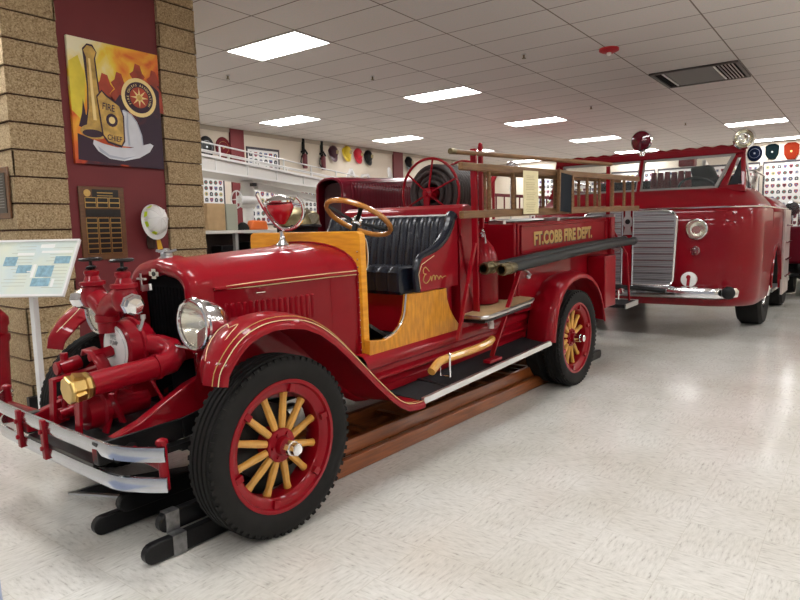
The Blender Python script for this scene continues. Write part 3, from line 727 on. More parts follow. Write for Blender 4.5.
for s in (-1, 1):
    ye = -.658 if s < 0 else .93
    P('bumper_end_post', MB().cyl((-.368,ye,.37), (-.368,ye,.57), .020).lathe([(0,.026),(.012,.024),(.02,.01)], (-.368,ye,.567), (0,0,1), 14).beam((-.368,ye,.47), (-.36,s*.38,.48), .02, .04), RED)

# ---- front mounted pump (child groups: body, pipes, valves)
X = -.22
def q_(o):
    return o
PD = Matrix.Translation((.045,-.02,.0)); PS = Matrix.Translation((.012,0,-.042))
pb = P('pump_body', MB().lathe([(-.235,.118),(-.225,.128),(-.17,.130),(-.165,.142),(-.15,.142),(-.145,.125),(-.09,.11),(-.05,.06)], (0,.01,.858), (1,0,0), 36).box((-.22,-.08,.60),(-.10,.10,.76)).xform(PD), REDPIPE)
P('pump_dial_plate', MB().lathe([(-.238,.112),(-.244,.110),(-.246,.10),(-.246,0)], (0,.01,.858), (1,0,0), 36).xform(PD), WHITE2, pb)
for t_, z_ in (('FIRE', .045), ('PUMP', .018)):
    text('dial_lettering', t_, .03, GREYM, TILT @ PD @ axes((-.2475, .01, .858+z_), (0,-1,0), (0,0,1)), pb, .0006, .0004, 'CENTER')
def ringtext(s, c, R, size, a0, step, m, X_, Y_, parent, xf, name):
    c = Vector(c); X_ = Vector(X_); Y_ = Vector(Y_)
    for k, ch in enumerate(s):
        if ch == ' ': continue
        a = math.radians(a0-step*k); pos = c + X_*R*math.cos(a) + Y_*R*math.sin(a)
        text(name, ch, size, m, xf @ axes(pos, X_*math.sin(a)-Y_*math.cos(a), X_*math.cos(a)+Y_*math.sin(a)), parent, .0005, .0002, 'CENTER')
P('dial_ring', MB().torus((-.247,.01,.858), .103, .0012, (1,0,0), 36, 4).xform(PD), GREYM, pb)
P('pump_shaft', MB().cyl((-.25,.03,.845), (-.34,.03,.835), .028, n=6).cyl((-.34,.03,.835),(-.36,.03,.835),.02).xform(PD), REDPIPE, pb)
sp_ = P('suction_pipe', MB().tube([(-.465,-.30,.782),(-.15,-.30,.795)]+[(-.09,-.295,.800),(-.045,-.265,.820),(-.03,-.215,.845),(-.05,-.16,.860),(-.09,-.10,.868)], [.052,.052,.055,.057,.057,.054,.05], 18).lathe([(0,.06),(.02,.06)], (-.17,-.30,.795), (1,0,.03), 18), REDPIPE)
bc = MB().lathe([(0,.048),(.02,.06),(.035,.060),(.04,.052),(.085,.052),(.09,.060),(.100,.058),(.105,.052)], (-.458,-.30,.782), (-1,0,-.03), 8)
for k in range(4):
    a = k*PI/2+.5; bc.beam((-.505,-.30+.055*math.cos(a),.782+.055*math.sin(a)), (-.545,-.30+.060*math.cos(a),.781+.064*math.sin(a)), .03, .02, (0,math.cos(a),math.sin(a)))
P('brass_suction_cap', bc, BRASS, sp_, smooth=20)
mf = MB().lathe([(.98,.046),(1.03,.046),(1.035,.056),(1.065,.056),(1.07,.046),(1.12,.05)], (X,.015,0), (0,0,1), 20)
mf.tube([(X,.015,1.08),(X,.06,1.12),(X,.12,1.145),(X,.16,1.15)], [.05,.052,.052,.05], 14).tube([(X,.015,1.08),(X,-.04,1.12),(X,-.10,1.145),(X,-.17,1.145)], [.05,.052,.052,.05], 14)
man = P('discharge_manifold', mf.xform(PS), REDPIPE)
for y, yc, lab in ((.13,.235,''), (-.17,-.25,'')):
    sgn = 1 if y > 0 else -1
    vb = P('gate_valve', MB().lathe([(1.10,.045),(1.13,.058),(1.17,.058),(1.20,.045),(1.205,.060),(1.222,.060),(1.225,.040),(1.25,.030),(1.262,.036),(1.275,.034),(1.28,.014)], (X,y,0), (0,0,1), 16).xform(PS), REDPIPE, man)
    P('valve_stem', MB().cyl((X,y,1.27), (X,y,1.335), .008).torus((X,y,1.290), .020, .006, (0,.3,1), 14, 6).xform(PS), BLACK, vb)
    hw = MB().torus((X,y,1.330), .048, .007, (0,0,1), 20, 6).lathe([(0,.015),(.014,.012)], (X,y,1.325), (0,0,1), 10)
    for k in range(5):
        a = 2*PI*k/5; hw.cyl((X,y,1.331), (X+.047*math.cos(a),y+.047*math.sin(a),1.331), .005, n=6)
    P('handwheel', hw.xform(PS), BLACK, vb)
    ax_ = (-.25,sgn,-.08)
    P('outlet_cap', MB().lathe([(0,.045),(.02,.052),(.045,.052),(.05,.046),(.075,.046),(.09,.036),(.095,.0)], (X,yc-.04*sgn,1.135), ax_, 8).xform(PS), CHROME, vb, smooth=20)
P('side_gauge', MB().lathe([(0,.055),(.02,.058),(.025,.05),(.026,.0)], (-.12,-.01,1.19), (-.8,.5,.1), 20).xform(PS), CHROME, man)
P('drain_cock', MB().tube([(-.18,-.19,1.02),(-.20,-.24,1.01),(-.19,-.26,1.06)], .008, 6).lathe([(0,.012),(.02,.012)], (-.19,-.26,1.06), (0,0,1), 8).xform(PS), STEEL, man)
P('petcock', MB().cyl((-.13,-.16,1.18),(-.13,-.16,1.26),.006,n=6).beam((-.13,-.20,1.235),(-.13,-.13,1.235),.012,.008).beam((-.13,-.24,1.20),(-.13,-.17,1.19),.012,.03).xform(PS), STEEL, man)
# lower gear case, priming cylinder, bracket
P('gear_case', MB().lathe([(-.42,.05),(-.40,.082),(-.34,.085),(-.33,.098),(-.31,.098),(-.30,.07),(-.10,.06)], (0,-.06,.60), (1,0,0), 24), REDPIPE, pb)
P('priming_cylinder', MB().cyl((-.455,.14,.730), (-.36,.14,.745), .034, n=16).lathe([(0,.028),(.012,.034),(.02,.03)], (-.455,.14,.730), (-1,0,0), 14).cyl((-.43,.14,.75),(-.43,.14,.80),.018,n=10).box((-.44,.12,.62),(-.38,.16,.72)).xform(Matrix.Translation((.075,.045,.045))), REDPIPE, pb)
P('belt_guard', MB().grid([[Vector((-.36,.11+.0,.845-.0)), Vector((-.30,.11,.852))], [Vector((-.37,.07,.875)), Vector((-.31,.07,.882))], [Vector((-.375,.0,.868)), Vector((-.315,.0,.875))], [Vector((-.37,-.06,.82)), Vector((-.31,-.06,.827))], [Vector((-.36,-.10,.70)), Vector((-.30,-.10,.707))], [Vector((-.35,-.12,.52)), Vector((-.29,-.12,.527))]]).xform(Matrix.Translation((.055,.01,-.015))), REDPIPE, pb, solid=.01)
for ya in (-.13, .13):
    P('pump_bracket', MB().beam((-.46,ya,.50), (-.44,ya,.74), .045, .014, (1,0,0)).beam((-.44,ya,.735), (-.20,ya,.755), .05, .014).beam((-.34,ya,.50), (-.26,ya,.73), .04, .012, (1,0,0)), REDPIPE, pb)
P('drain_valve', MB().cyl((-.44,.10,.575), (-.36,.10,.585), .028).cyl((-.41,.10,.59),(-.41,.10,.65),.012).torus((-.41,.10,.655),.022,.006,(0,0,1),14,6), REDPIPE, pb)
P('pipe_stay', MB().beam((-.20,-.30,.76), (-.10,-.33,.52), .03, .012).beam((-.34,-.22,.70),(-.28,-.20,.52),.03,.012), REDPIPE, sp_)

# ================================================================== loose things carried by the engine
def ladder(name, label, x0, x1, y, zlo, zhi, rungs, w=.035, h=.050, end=True, m=LWOOD, group=None):
    t = loose(name, label, 'ladder', group)
    for z in (zlo, zhi):
        MB().beam((x0,y,z), (x1,y,z), w, h).build('rail', m, t, bevel=.006)
    for x in rungs: MB().cyl((x,y,zlo), (x,y,zhi), .015, n=8).build('rung', m, t)
    return t
ladder('wooden_ladder', 'outer brown wooden ladder on edge along the rack, carrying the paper and slate', 1.80, 5.32, -.72, 1.437, 1.748, [2.16,2.50,2.88,3.22,3.58,3.90,4.20,4.55,4.88,5.15])
ladder('wooden_ladder', 'inner wooden ladder in the rack, behind the one carrying the paper', 2.15, 5.10, -.60, 1.445, 1.735, [2.30,2.75,3.25,3.62,4.0,4.40,4.85], w=.035, h=.05)
pk = loose('pike_pole', 'long round brown wooden pike pole lying on top of the ladder rack', 'pole')
MB().cyl((1.82,-.66,1.845), (4.65,-.66,1.880), .017, .017).build('shaft', LWOOD, pk)
MB().cyl((1.78,-.66,1.845), (1.83,-.66,1.846), .019).build('metal_tip', OLDBRASS, pk)
MB().tube([(4.65,-.66,1.88),(4.75,-.66,1.882)], [.017,.004]).build('metal_tip', OLDBRASS, pk)
for k, (y, x0, z0, lab) in enumerate(((-.70, 2.10, 1.060, 'black rubber suction hose, the one nearer the body of the pair on the engine side'), (-.80, 2.17, 1.048, 'black rubber suction hose, the outer one of the pair on the engine side'))):
    t = loose('suction_hose', lab, 'hose', 'hard suction hoses')
    MB().tube(smoothpath([(x0+.14,y,z0),(2.9,y,z0+.020),(3.7,y,z0+.045),(4.45,y+.01,z0+.052),(4.98,y+.02,z0+.052)], 4), .037, 14).build('hose', HOSE, t)
    MB().lathe([(.0,.030),(0,.041),(.02,.044),(.05,.044),(.055,.039),(.09,.039),(.095,.044),(.13,.044),(.14,.037),(.18,.037)], (x0,y,z0), (1,0,.01), 20, cap=False).lathe([(.0,.030),(.10,.030),(.101,0)], (x0,y,z0), (1,0,.01), 20, cap=False).build('coupling', OLDBRASS, t)
    MB().lathe([(0,.037),(.02,.042),(.06,.042),(.065,.03)], (4.96,y+.02,z0+.052), (1,0,0), 16).build('coupling', BLACK, t)
fe = loose('fire_extinguisher', 'red domed fire extinguisher tank behind the red post beside the seat', 'fire extinguisher')
MB().lathe([(.757,.0),(.758,.085),(.77,.115),(1.06,.118),(1.13,.108),(1.19,.082),(1.235,.045),(1.26,.025)], (2.44,-.49,0), (0,0,1), 28, cap=False).build('tank', RED, fe)
MB().lathe([(1.265,.026),(1.29,.026),(1.30,.012),(1.32,.012)], (2.44,-.49,0), (0,0,1), 12).tube([(2.44,-.49,1.30),(2.40,-.53,1.31),(2.37,-.56,1.22)], .008, 6).build('valve', CHROME, fe)
ah = loose('axe_handle', 'curved light wooden axe handle clipped above the running board', 'tool handle')
MB().tube(smoothpath([(1.385,-.745,.488),(1.45,-.735,.512),(1.52,-.73,.530),(1.70,-.73,.528),(1.95,-.73,.528),(2.10,-.73,.540),(2.17,-.72,.553)], 4), [.026-.000*i for i in range(25)], 10).build('handle', SPOKE, ah)
ac = MB().tube([(1.56,-.765,.42),(1.56,-.765,.56)], .006, 6).sphere((1.56,-.765,.565), .012, 8, 6).tube([(1.56,-.765,.42),(1.56,-.69,.42),(1.56,-.69,.545)], .005, 6)
P('axe_clip', ac, CHROME)
nz = loose('hose_nozzle', 'small white tapered nozzle standing beside the slanted red brace', 'nozzle')
MB().lathe([(.60,.022),(.64,.024),(.66,.018),(.75,.010),(.76,.010)], (2.30,-.635,0), (0,0,1), 12).build('body', WHITE2, nz)
nz['label'] = 'small white tapered nozzle beside the slanted red brace above the sill'
# paper sheet and chalkboard hanging on the ladder
pp = loose('paper_notice', 'long cream typed paper notice hanging on the wooden ladder', 'notice')
MB().box((2.60,-.756,1.425), (2.845,-.752,1.745)).build('sheet', PAPER, pp, smooth=0)
ln = MB()
for k in range(22):
    if k in (3, 9, 15): continue
    a = 2.635+random.random()*.02; b = 2.76+random.random()*.055
    ln.box((a,-.7572,1.705-.0125*k), (b,-.7562,1.7075-.0125*k))
ln.build('typed_lines', mat('faded_ink', (.42,.34,.17), .8), pp, smooth=0)
cb = loose('chalkboard', 'dark slate panel in a wooden frame leaning on the wooden ladder', 'board')
M_ = Matrix.Translation((3.31,-.77,1.59)) @ Matrix.Diagonal((.85,1,1,1)) @ Matrix.Rotation(math.radians(4), 4, 'Y')
for a, b, m_, nm in (((-.135,-.006,-.16),(.135,.006,.15),CHALK,'slate'),):
    MB().box(a, b).xform(M_).build(nm, m_, cb, smooth=0)
MB().box((-.16,-.012,-.17), (-.135,.012,.17)).box((.135,-.012,-.17), (.16,.012,.17)).box((-.135,-.012,.15), (.135,.012,.17)).xform(M_).build('frame', LWOOD, cb, smooth=0)

# ================================================================== wooden extension ladders on the floor under the engine
def floor_ladder(label, ys, z, x0, x1, rungs):
    t = empty('extension_ladder', (1.7725, 2.8977, 0), label, 'ladder', 'wooden ladders stored under the engine', rz=math.radians(-1.6))
    for y in ys:
        r = MB()
        r.beam((x0+.9,y,z), (x1-.25,y,z), .042, .094)
        r.build('rail', FLWOOD, t, bevel=.006)
        for a, b, sg in ((x0, x0+.9, 1), (x1-.25, x1, -1)):
            e = MB(); pts = []
            if sg > 0: pts = arc((a+.044,y,z), .044, 90, 270, 8, (1,0,0), (0,0,1)) + [Vector((b,y,z-.044)), Vector((b,y,z+.044))]
            else: pts = [Vector((a,y,z+.044)), Vector((a,y,z-.044))] + arc((b-.044,y,z), .044, -90, 90, 8, (1,0,0), (0,0,1))
            e.prism([p-Vector((0,.021,0)) for p in pts], (0,.042,0)); e.build('rail_tip', BLACK, t, bevel=.005)
    for x in rungs: MB().beam((x,ys[0],z), (x,ys[1],z), .05, .026).build('rung', FLWOOD if x > x0+.8 else BLACK, t)
    return t
fa = floor_ladder('bottom wooden ladder with black rounded tips lying on the floor under the engine', (-.535,-.095), .050, -.43, 4.72, [.3+.36*k for k in range(12)])
fb = floor_ladder('upper wooden ladder with black rounded tips resting on the bottom one under the engine', (-.486,-.142), .138, -.33, 4.66, [.45+.36*k for k in range(12)])
for y, z in ((-.535,.050), (-.486,.138)):
    MB().box((-.30,y-.024,z-.047), (-.235,y-.0215,z+.047)).box((-.30,y-.024,z+.0445), (-.235,y+.024,z+.047)).build('steel_strap', mat('worn_steel_strap', (.35,.35,.36), .4, .9, var=.5, vscale=30), fa if z < .1 else fb, smooth=0)

# ================================================================== things on and by the brick pier
FY = PY0                      # plane of the pier face
def pm(x, z): return (x*PK, FY+.03, 1.4+(z-1.4)*PK)
pt = empty('painting', pm(2.82, 2.04), 'unframed canvas painting of a white fire helmet, brass horn and round seal', 'painting')
def canvas_mat():
    m = bpy.data.materials.new('painted_flames'); m.use_nodes = True; nt = m.node_tree; N = nt.nodes; Lk = nt.links
    b = N['Principled BSDF']; tc = N.new('ShaderNodeTexCoord'); sp = N.new('ShaderNodeSeparateXYZ'); Lk.new(tc.outputs['Object'], sp.inputs[0])
    n = N.new('ShaderNodeTexNoise'); n.inputs['Scale'].default_value = 3.2; n.inputs['Detail'].default_value = 4; n.inputs['Distortion'].default_value = .8; Lk.new(tc.outputs['Object'], n.inputs['Vector'])
    def mth(op, a, b_):
        k = N.new('ShaderNodeMath'); k.operation = op
        for i, q in enumerate((a, b_)):
            if isinstance(q, (int, float)): k.inputs[i].default_value = q
            else: Lk.new(q, k.inputs[i])
        return k.outputs[0]
    # value: right and low = dark
    v = mth('SUBTRACT', mth('MULTIPLY', sp.outputs['Z'], .62), mth('MULTIPLY', sp.outputs['X'], .62))
    v = mth('ADD', v, .32); v = mth('ADD', v, mth('MULTIPLY', mth('SUBTRACT', n.outputs['Fac'], .5), 1.1))
    r = N.new('ShaderNodeValToRGB'); e = r.color_ramp.elements
    e[0].position = .02; e[0].color = (.03, .012, .03, 1); e[1].position = .95; e[1].color = (.85, .80, .55, 1)
    for p, c in ((.16, (.10, .015, .02, 1)), (.26, (.50, .05, .015, 1)), (.42, (.75, .16, .02, 1)), (.58, (.85, .40, .03, 1)), (.72, (.85, .62, .05, 1))):
        x = e.new(p); x.color = c
    Lk.new(v, r.inputs[0]); Lk.new(r.outputs[0], b.inputs['Base Color']); b.inputs['Roughness'].default_value = .6; return m
def at_pt(u, v): return Vector((u*.875, -.034, v*1.10))
MB().box((0,-.034,0), (.875,-.004,1.10)).build('canvas', canvas_mat(), pt, smooth=0)
def flat(name, poly, m, lift, parent=pt): 
    return MB().prism([at_pt(u, v)+Vector((0,-lift,0)) for u, v in poly], (0,-.0012,0)).build(name, m, parent, smooth=0)
def ell(cu, cv, ru, rv, n=24, a0=0, a1=360): return [(cu+ru*math.cos(math.radians(a0+(a1-a0)*i/n)), cv+rv*math.sin(math.radians(a0+(a1-a0)*i/n))) for i in range(n + (0 if a1-a0 == 360 else 1))]
PDK = mat('painted_dark', (.035,.012,.03), .6); PRD = mat('painted_red', (.50,.07,.03), .6, var=.5, vscale=8); POR = mat('painted_orange', (.72,.20,.04), .6, var=.4, vscale=8)
PGO = mat('painted_gold', (.72,.45,.10), .5, var=.5, vscale=14); PGL = mat('painted_light_gold', (.85,.66,.28), .5); PWH = mat('painted_white', (.70,.72,.78), .5, var=.15, vscale=6); PGR = mat('painted_grey', (.42,.46,.55), .5)
PYE = mat('painted_yellow', (.85,.68,.06), .6, var=.25, vscale=6)
flat('yellow_patch', [(.0,.42),(.0,.8),(.10,.86),(.16,.7),(.14,.5),(.08,.36)], PYE, .0002)
for cu, cv, s_, m_ in ((.36,.66,1.1,PRD),(.52,.70,1,PRD),(.74,.80,1,PRD),(.93,.78,.9,PRD)):
    flat('fireman_silhouette', [(cu-.11*s_,cv-.30*s_),(cu-.10*s_,cv-.10*s_),(cu-.045*s_,cv-.06*s_),(cu-.09*s_,cv-.01*s_),(cu-.045*s_,cv+.02*s_),(cu-.02*s_,cv+.085*s_),(cu+.035*s_,cv+.075*s_),(cu+.06*s_,cv+.01*s_),(cu+.09*s_,cv-.015*s_),(cu+.045*s_,cv-.06*s_),(cu+.10*s_,cv-.11*s_),(cu+.12*s_,cv-.32*s_)], m_, .0004)
flat('dark_figure', [(.42,.30),(.45,.52),(.52,.60),(.60,.58),(.62,.40)], PDK, .0008); flat('dark_figure', [(.80,.55),(.82,.68),(.90,.73),(.99,.68),(.99,.45)], PDK, .0008)
flat('dark_shadow', [(.03,.03),(.04,.24),(.2,.20),(.5,.12),(.8,.10),(.98,.18),(.985,.02),(.6,.01)], PDK, .0006)
flat('dark_shadow', [(.06,.30),(.10,.40),(.12,.52),(.14,.40),(.18,.34),(.16,.26)], PDK, .0006)
flat('horn_outline', [(.155,.86),(.15,.92),(.20,.965),(.26,.965),(.30,.91),(.28,.86),(.30,.62),(.34,.40),(.36,.28),(.12,.28),(.16,.45),(.172,.62)], PDK, .0007)
flat('horn_tube', [(.185,.86),(.265,.86),(.285,.62),(.32,.40),(.34,.30),(.14,.30),(.175,.45),(.185,.62)], PGO, .001)
flat('horn_highlight', [(.205,.85),(.225,.85),(.235,.6),(.25,.36),(.215,.36),(.208,.6)], PGL, .0024)
flat('horn_mouthpiece', [(.16,.91),(.20,.95),(.25,.95),(.29,.91),(.265,.855),(.185,.855)], PGO, .0015)
flat('horn_bell', ell(.22,.265,.15,.060), PGO, .0014); flat('horn_bell_inside', ell(.20,.25,.11,.032), PDK, .0028)
flat('seal_rim', ell(.745,.60,.205,.165,32), PGL, .001); flat('seal_band', ell(.745,.60,.165,.132,32), PDK, .0024); flat('seal_center', ell(.745,.60,.110,.088,28), PRD, .0038)
sp_c = []
for k in range(16):
    a = 2*PI*k/16; r_ = (.11 if k % 2 == 0 else .035); sp_c.append((.745+r_*math.cos(a)*.95, .60+r_*.77*math.sin(a)))
flat('seal_cross', sp_c, PGL, .0052); flat('seal_boss', ell(.745,.60,.03,.024), PGO, .0066)
ringtext('FIRE CHIEFS ASSOCIATION', at_pt(.745,.60)+Vector((0,-.0040,0)), .106, .030, 215, 11.2, PGL, (1,0,0), (0,0,1), pt, I4, 'seal_lettering')
flat('helmet_outline', [(.41,.17),(.45,.36),(.48,.455),(.555,.478),(.64,.45),(.70,.39),(.75,.28),(.76,.17)], PGR, .0040)
flat('helmet_crown', [(.42,.17),(.46,.34),(.47,.42),(.50,.45),(.555,.465),(.63,.44),(.69,.38),(.735,.28),(.745,.17)], PWH, .0046)
flat('helmet_rib', [(.58,.18),(.57,.34),(.585,.455),(.60,.455),(.592,.34),(.602,.18)], PGR, .0060)
flat('helmet_brim', [(.20,.20),(.30,.175),(.45,.155),(.60,.16),(.72,.185),(.84,.215),(.88,.20),(.83,.14),(.70,.08),(.52,.045),(.36,.055),(.24,.11),(.19,.165)], PWH, .0060)
flat('brim_shadow', [(.24,.15),(.36,.085),(.52,.07),(.66,.095),(.52,.055),(.36,.065),(.26,.11)], PGR, .0074)
flat('shield_outline', [(.26,.56),(.32,.615),(.37,.58),(.515,.51),(.55,.42),(.545,.21),(.50,.155),(.35,.185),(.295,.245),(.275,.42)], PDK, .0070)
flat('gold_shield', [(.27,.55),(.32,.60),(.36,.565),(.50,.50),(.535,.42),(.53,.22),(.50,.175),(.36,.20),(.31,.25),(.29,.42)], PGO, .0074)
for s_, u, v, z_ in (('FIRE', .31, .46, .085), ('CHIEF', .345, .215, .068)):
    text('shield_lettering', s_, z_, PDK, axes(at_pt(u, v)+Vector((0,-.0090,0)), (1,0,-.12), (.1,0,1)), pt, .0006, .0012, sx=.78)
flat('shield_emblem', ell(.41,.375,.065,.055,12), PDK, .0088); flat('shield_emblem', ell(.41,.375,.035,.030,12), PGL, .0102)

pt.scale = (PK, 1, PK)
aw = empty('award_plaque', pm(2.83, 1.17), 'walnut wall plaque with rows of black engraved name plates under the painting', 'plaque')
MB().box((0,-.022,0), (.43,0,.67)).build('backboard', DKWOOD, aw, bevel=.006)
MB().box((.12,-.026,.575), (.37,-.0225,.645)).build('header_plate', BPLATE, aw, smooth=0)
MB().lathe([(0,.033),(.004,.03)], (.075,-.0222,.61), (0,-1,0), 20).build('round_seal', BRASS, aw)
MB().box((.05,-.026,.395), (.38,-.0225,.465)).build('header_plate', BPLATE, aw, smooth=0)
plb = MB().box((0,-.0035,0), (.092,-.0001,.036)).build('name_plate', BPLATE, aw, smooth=0); brb = MB().box((-.006,-.0015,-.006), (.098,0,.042)).build('plate_backing', BRASS, aw, smooth=0)
first = True
for zs in ([.53,.483], [.345-.047*k for k in range(7)]):
    for z in zs:
        for i in range(3):
            a, b_ = (plb, brb) if first else (plb.copy(), brb.copy())
            if not first: COL.objects.link(a); COL.objects.link(b_)
            a.location = b_.location = (.055+.113*i, -.0222, z); a.location.y = -.0240; first = False
for yy, z_, s_ in ((.165,.61,.026),(.165,.585,.018)): 
    MB().box((yy,-.0268,z_), (yy+.15,-.0262,z_+s_*.35)).build('engraved_line', GOLD, aw, smooth=0)

aw.scale = (PK, 1, PK)
hl = empty('fire_helmet', pm(3.505, 1.495), 'white fire helmet with yellow reflective trim hung on the burgundy panel', 'helmet')
HM = Matrix.Rotation(math.radians(78), 4, 'X') @ Matrix.Rotation(math.radians(-14), 4, 'Z')
HT = Matrix.Translation((0,-.12,.03)) @ Matrix.Rotation(math.radians(-12), 4, 'Y') @ HM
MB().sphere((0,0,0), .10, 24, 8, (.95,1.18,1.15), half=True).xform(HT).build('shell', WHITE2, hl)
rows = []
for i in range(33):
    a = 2*PI*i/32; ca, sa = math.cos(a), math.sin(a); ex = .014+.022*max(0, -sa)**2
    rows.append([Vector((ca*.094, sa*.117, .004)), Vector((ca*(.10+ex*.5), sa*(.122+ex*.6), -.004)), Vector((ca*(.10+ex), sa*(.122+ex), -.016)), Vector((ca*(.098+ex), sa*(.12+ex), -.020)), Vector((ca*.092, sa*.115, -.004))])
MB().grid(rows).xform(HT).build('brim', WHITE2, hl)
for a in (0, 45, 90, 135):
    MB().tube([Vector((math.cos(math.radians(a))*math.cos(t)*.098, math.sin(math.radians(a))*math.cos(t)*.120, math.sin(t)*.117)) for t in [PI*k/12 for k in range(13)]], .004, 6).xform(HT).build('ridge', WHITE2, hl)
for a in (120, 160, 200, 250):
    c0 = math.radians(a); MB().prism([Vector((math.cos(c0+da)*.1*f, math.sin(c0+da)*.122*f, zz)) for da, zz, f in ((-.2,.012,1),(.2,.012,1),(.16,.045,.93),(-.16,.045,.93))], Vector((math.cos(c0),math.sin(c0),.3))*.004).xform(HT).build('reflective_patch', mat('fluorescent_yellow', (.62,.80,.03), .4), hl, smooth=0)
MB().beam((-.02,-.06,-.09), (-.005,-.05,-.20), .06, .05).build('ear_flap', mat('dark_brown_lining', (.045,.018,.012), .8), hl, bevel=.012)
MB().prism([(.02,-.08,-.10),(.045,-.08,-.10),(.075,-.075,-.205),(.03,-.075,-.21)], (0,-.006,0)).build('chin_strap', mat('yellow_strap', (.75,.42,.03), .6), hl, smooth=0)
MB().lathe([(0,.02),(.02,.02)], (.05,-.085,-.215), (0,0,-1), 8).build('buckle', STEEL, hl)
MB().tube([(0,0,.12),(0,-.08,.13),(0,-.09,.15)], .005, 6).build('hook', BRASS, hl)

hl.scale = (1.12, 1, 1.12)
sg = empty('wall_plaque', (PX0, 5.36, 1.54), 'black engraved plaque in a wooden frame on the side of the brick pier', 'plaque')
MB().box((-.022,0,0), (-.004,.50,.40)).build('frame', DKWOOD, sg, bevel=.006)
MB().box((-.026,.045,.045), (-.0225,.455,.355)).build('engraved_plate', BPLATE, sg, smooth=0)
el = MB()
for k in range(12): el.box((-.0268,.08,.33-.022*k), (-.0262,.42-.03*(k%3),.333-.022*k))
el.build('engraved_lines', GREYM, sg, smooth=0)

# info board on a white post
ib = empty('information_sign', (2.02, 4.42, 0), 'tilted white-framed information board with blue pictures on a white post', 'sign')
SB = Vector((.10,-.12,1.372)); e_ = Vector((.52,-.854,0)).normalized(); nh = Vector((-.854,-.52,0)).normalized()
t_ = math.radians(32); dn = (nh*math.sin(t_) + Vector((0,0,-1))*math.cos(t_)).normalized(); sn = -e_.cross(dn).normalized()
if sn.z < 0: sn = -sn
def ibp(a, b_, h_=0): return SB - e_*a + dn*b_ + sn*h_
def slab(a0, b0, a1, b1, h0, h1): return MB().prism([ibp(a0,b0,h0), ibp(a1,b0,h0), ibp(a1,b1,h0), ibp(a0,b1,h0)], sn*(h1-h0))
IW, IL = .60, .43
slab(.012,.012,IW-.012,IL-.012,-.006,0).build('printed_sheet', mat('sign_print', (.72,.76,.62), .35, col2=(.55,.68,.72), vscale=4), ib, smooth=0)
f_ = MB()
for q in (slab(0,0,IW,.014,-.012,.008), slab(0,IL-.014,IW,IL,-.012,.008), slab(0,.014,.014,IL-.014,-.012,.008), slab(IW-.014,.014,IW,IL-.014,-.012,.008)): f_.add(q.v, q.f)
f_.build('frame', WHITE2, ib, smooth=0)
SBL = mat('sign_blue_picture', (.28,.50,.62), .4, var=.4, vscale=40); STX = mat('sign_text_grey', (.45,.48,.40), .6); SWH = mat('sign_white', (.82,.84,.82), .4)
for a, b_, w_, h_ in ((.03,.13,.11,.055), (.03+.10,.20,.115,.085), (.13,.295,.13,.06), (.29,.195,.10,.06), (.41,.13,.09,.07)):
    slab(a, b_, a+w_, b_+h_, .0, .0015).build('picture', SBL, ib, smooth=0)
for a, b_, w_, h_ in ((.17,.035,.10,.028), (.03,.085,.22,.018), (.10,.30,.02,.06), (.30,.10,.12,.02), (.26,.19,.02,.10)):
    slab(a, b_, a+w_, b_+h_, .0, .0010).build('white_patch', SWH, ib, smooth=0)
tx = MB()
for k in range(26):
    a = .03 if k % 2 else .30; b_ = .05+.0125*k; q = slab(a, b_, a+.10+.08*random.random(), b_+.003, .0002, .0006); tx.add(q.v, q.f)
tx.build('text_lines', STX, ib, smooth=0)
pc = ibp(.30,.22,-.012)
MB().beam((pc.x, pc.y, .012), (pc.x, pc.y, pc.z-.01), .055, .03, e_).build('post', WHITE2, ib, bevel=.004)
MB().box((pc.x-.16,pc.y-.12,0), (pc.x+.16,pc.y+.12,.014)).build('base_plate', WHITE2, ib, bevel=.004)

hy = empty('fire_hydrant', (1.98, 5.30, 0), 'tall red cast hydrant column beside the brick pier, left edge of the photo', 'hydrant')
MB().lathe([(0,.16),(.03,.16),(.035,.08),(.10,.065),(.42,.072),(.60,.080),(.62,.092),(.66,.092),(.67,.078),(.72,.080),(.74,.092),(.79,.090),(.82,.07),(.84,.05),(.87,.03),(.90,.03),(.905,0)], (-.06,0,0), (0,0,1), 28).build('column', REDPIPE, hy)
MB().lathe([(.05,.035),(.10,.035),(.105,.045),(.13,.045),(.14,.02)], (-.06,0,.60), (-1,0,0), 16).build('outlet', REDPIPE, hy)
MB().torus((-.06,0,.22), .075, .014, (0,0,1), 28, 8).torus((-.06,0,.18), .073, .010, (0,0,1), 28, 8).build('chrome_band', CHROME, hy)
db = empty('drip_tray', (1.6, 3.2, 0), 'black mat with a bright metal edge lying under the front bumper', 'mat')
q = [Vector((-.08,.22,.001)), Vector((.16,-.27,.001)), Vector((.75,-.10,.001)), Vector((.24,.17,.001))]
MB().prism(q, (0,0,.006)).build('mat_surface', MATRUB, db, smooth=0)
MB().beam(q[0]+Vector((0,0,.006)), q[1]+Vector((0,0,.006)), .022, .012).build('metal_edge', ALU, db, smooth=0)
MB().beam(q[0]+Vector((0,0,.005)), q[3]+Vector((0,0,.005)), .012, .008).build('metal_edge', ALU, db, smooth=0)
fm = MB().prism([(.30,2.2,.0005),(.885,2.62,.0005),(.965,2.87,.0005),(.80,3.3,.0005),(.0,3.4,.0005)], (0,0,.003)).build('floor_mat', mat('blue_grey_vinyl', (.27,.32,.44), .5), smooth=0)
tag(fm, 'blue-grey floor mat corner at the bottom left of the photo', 'mat')

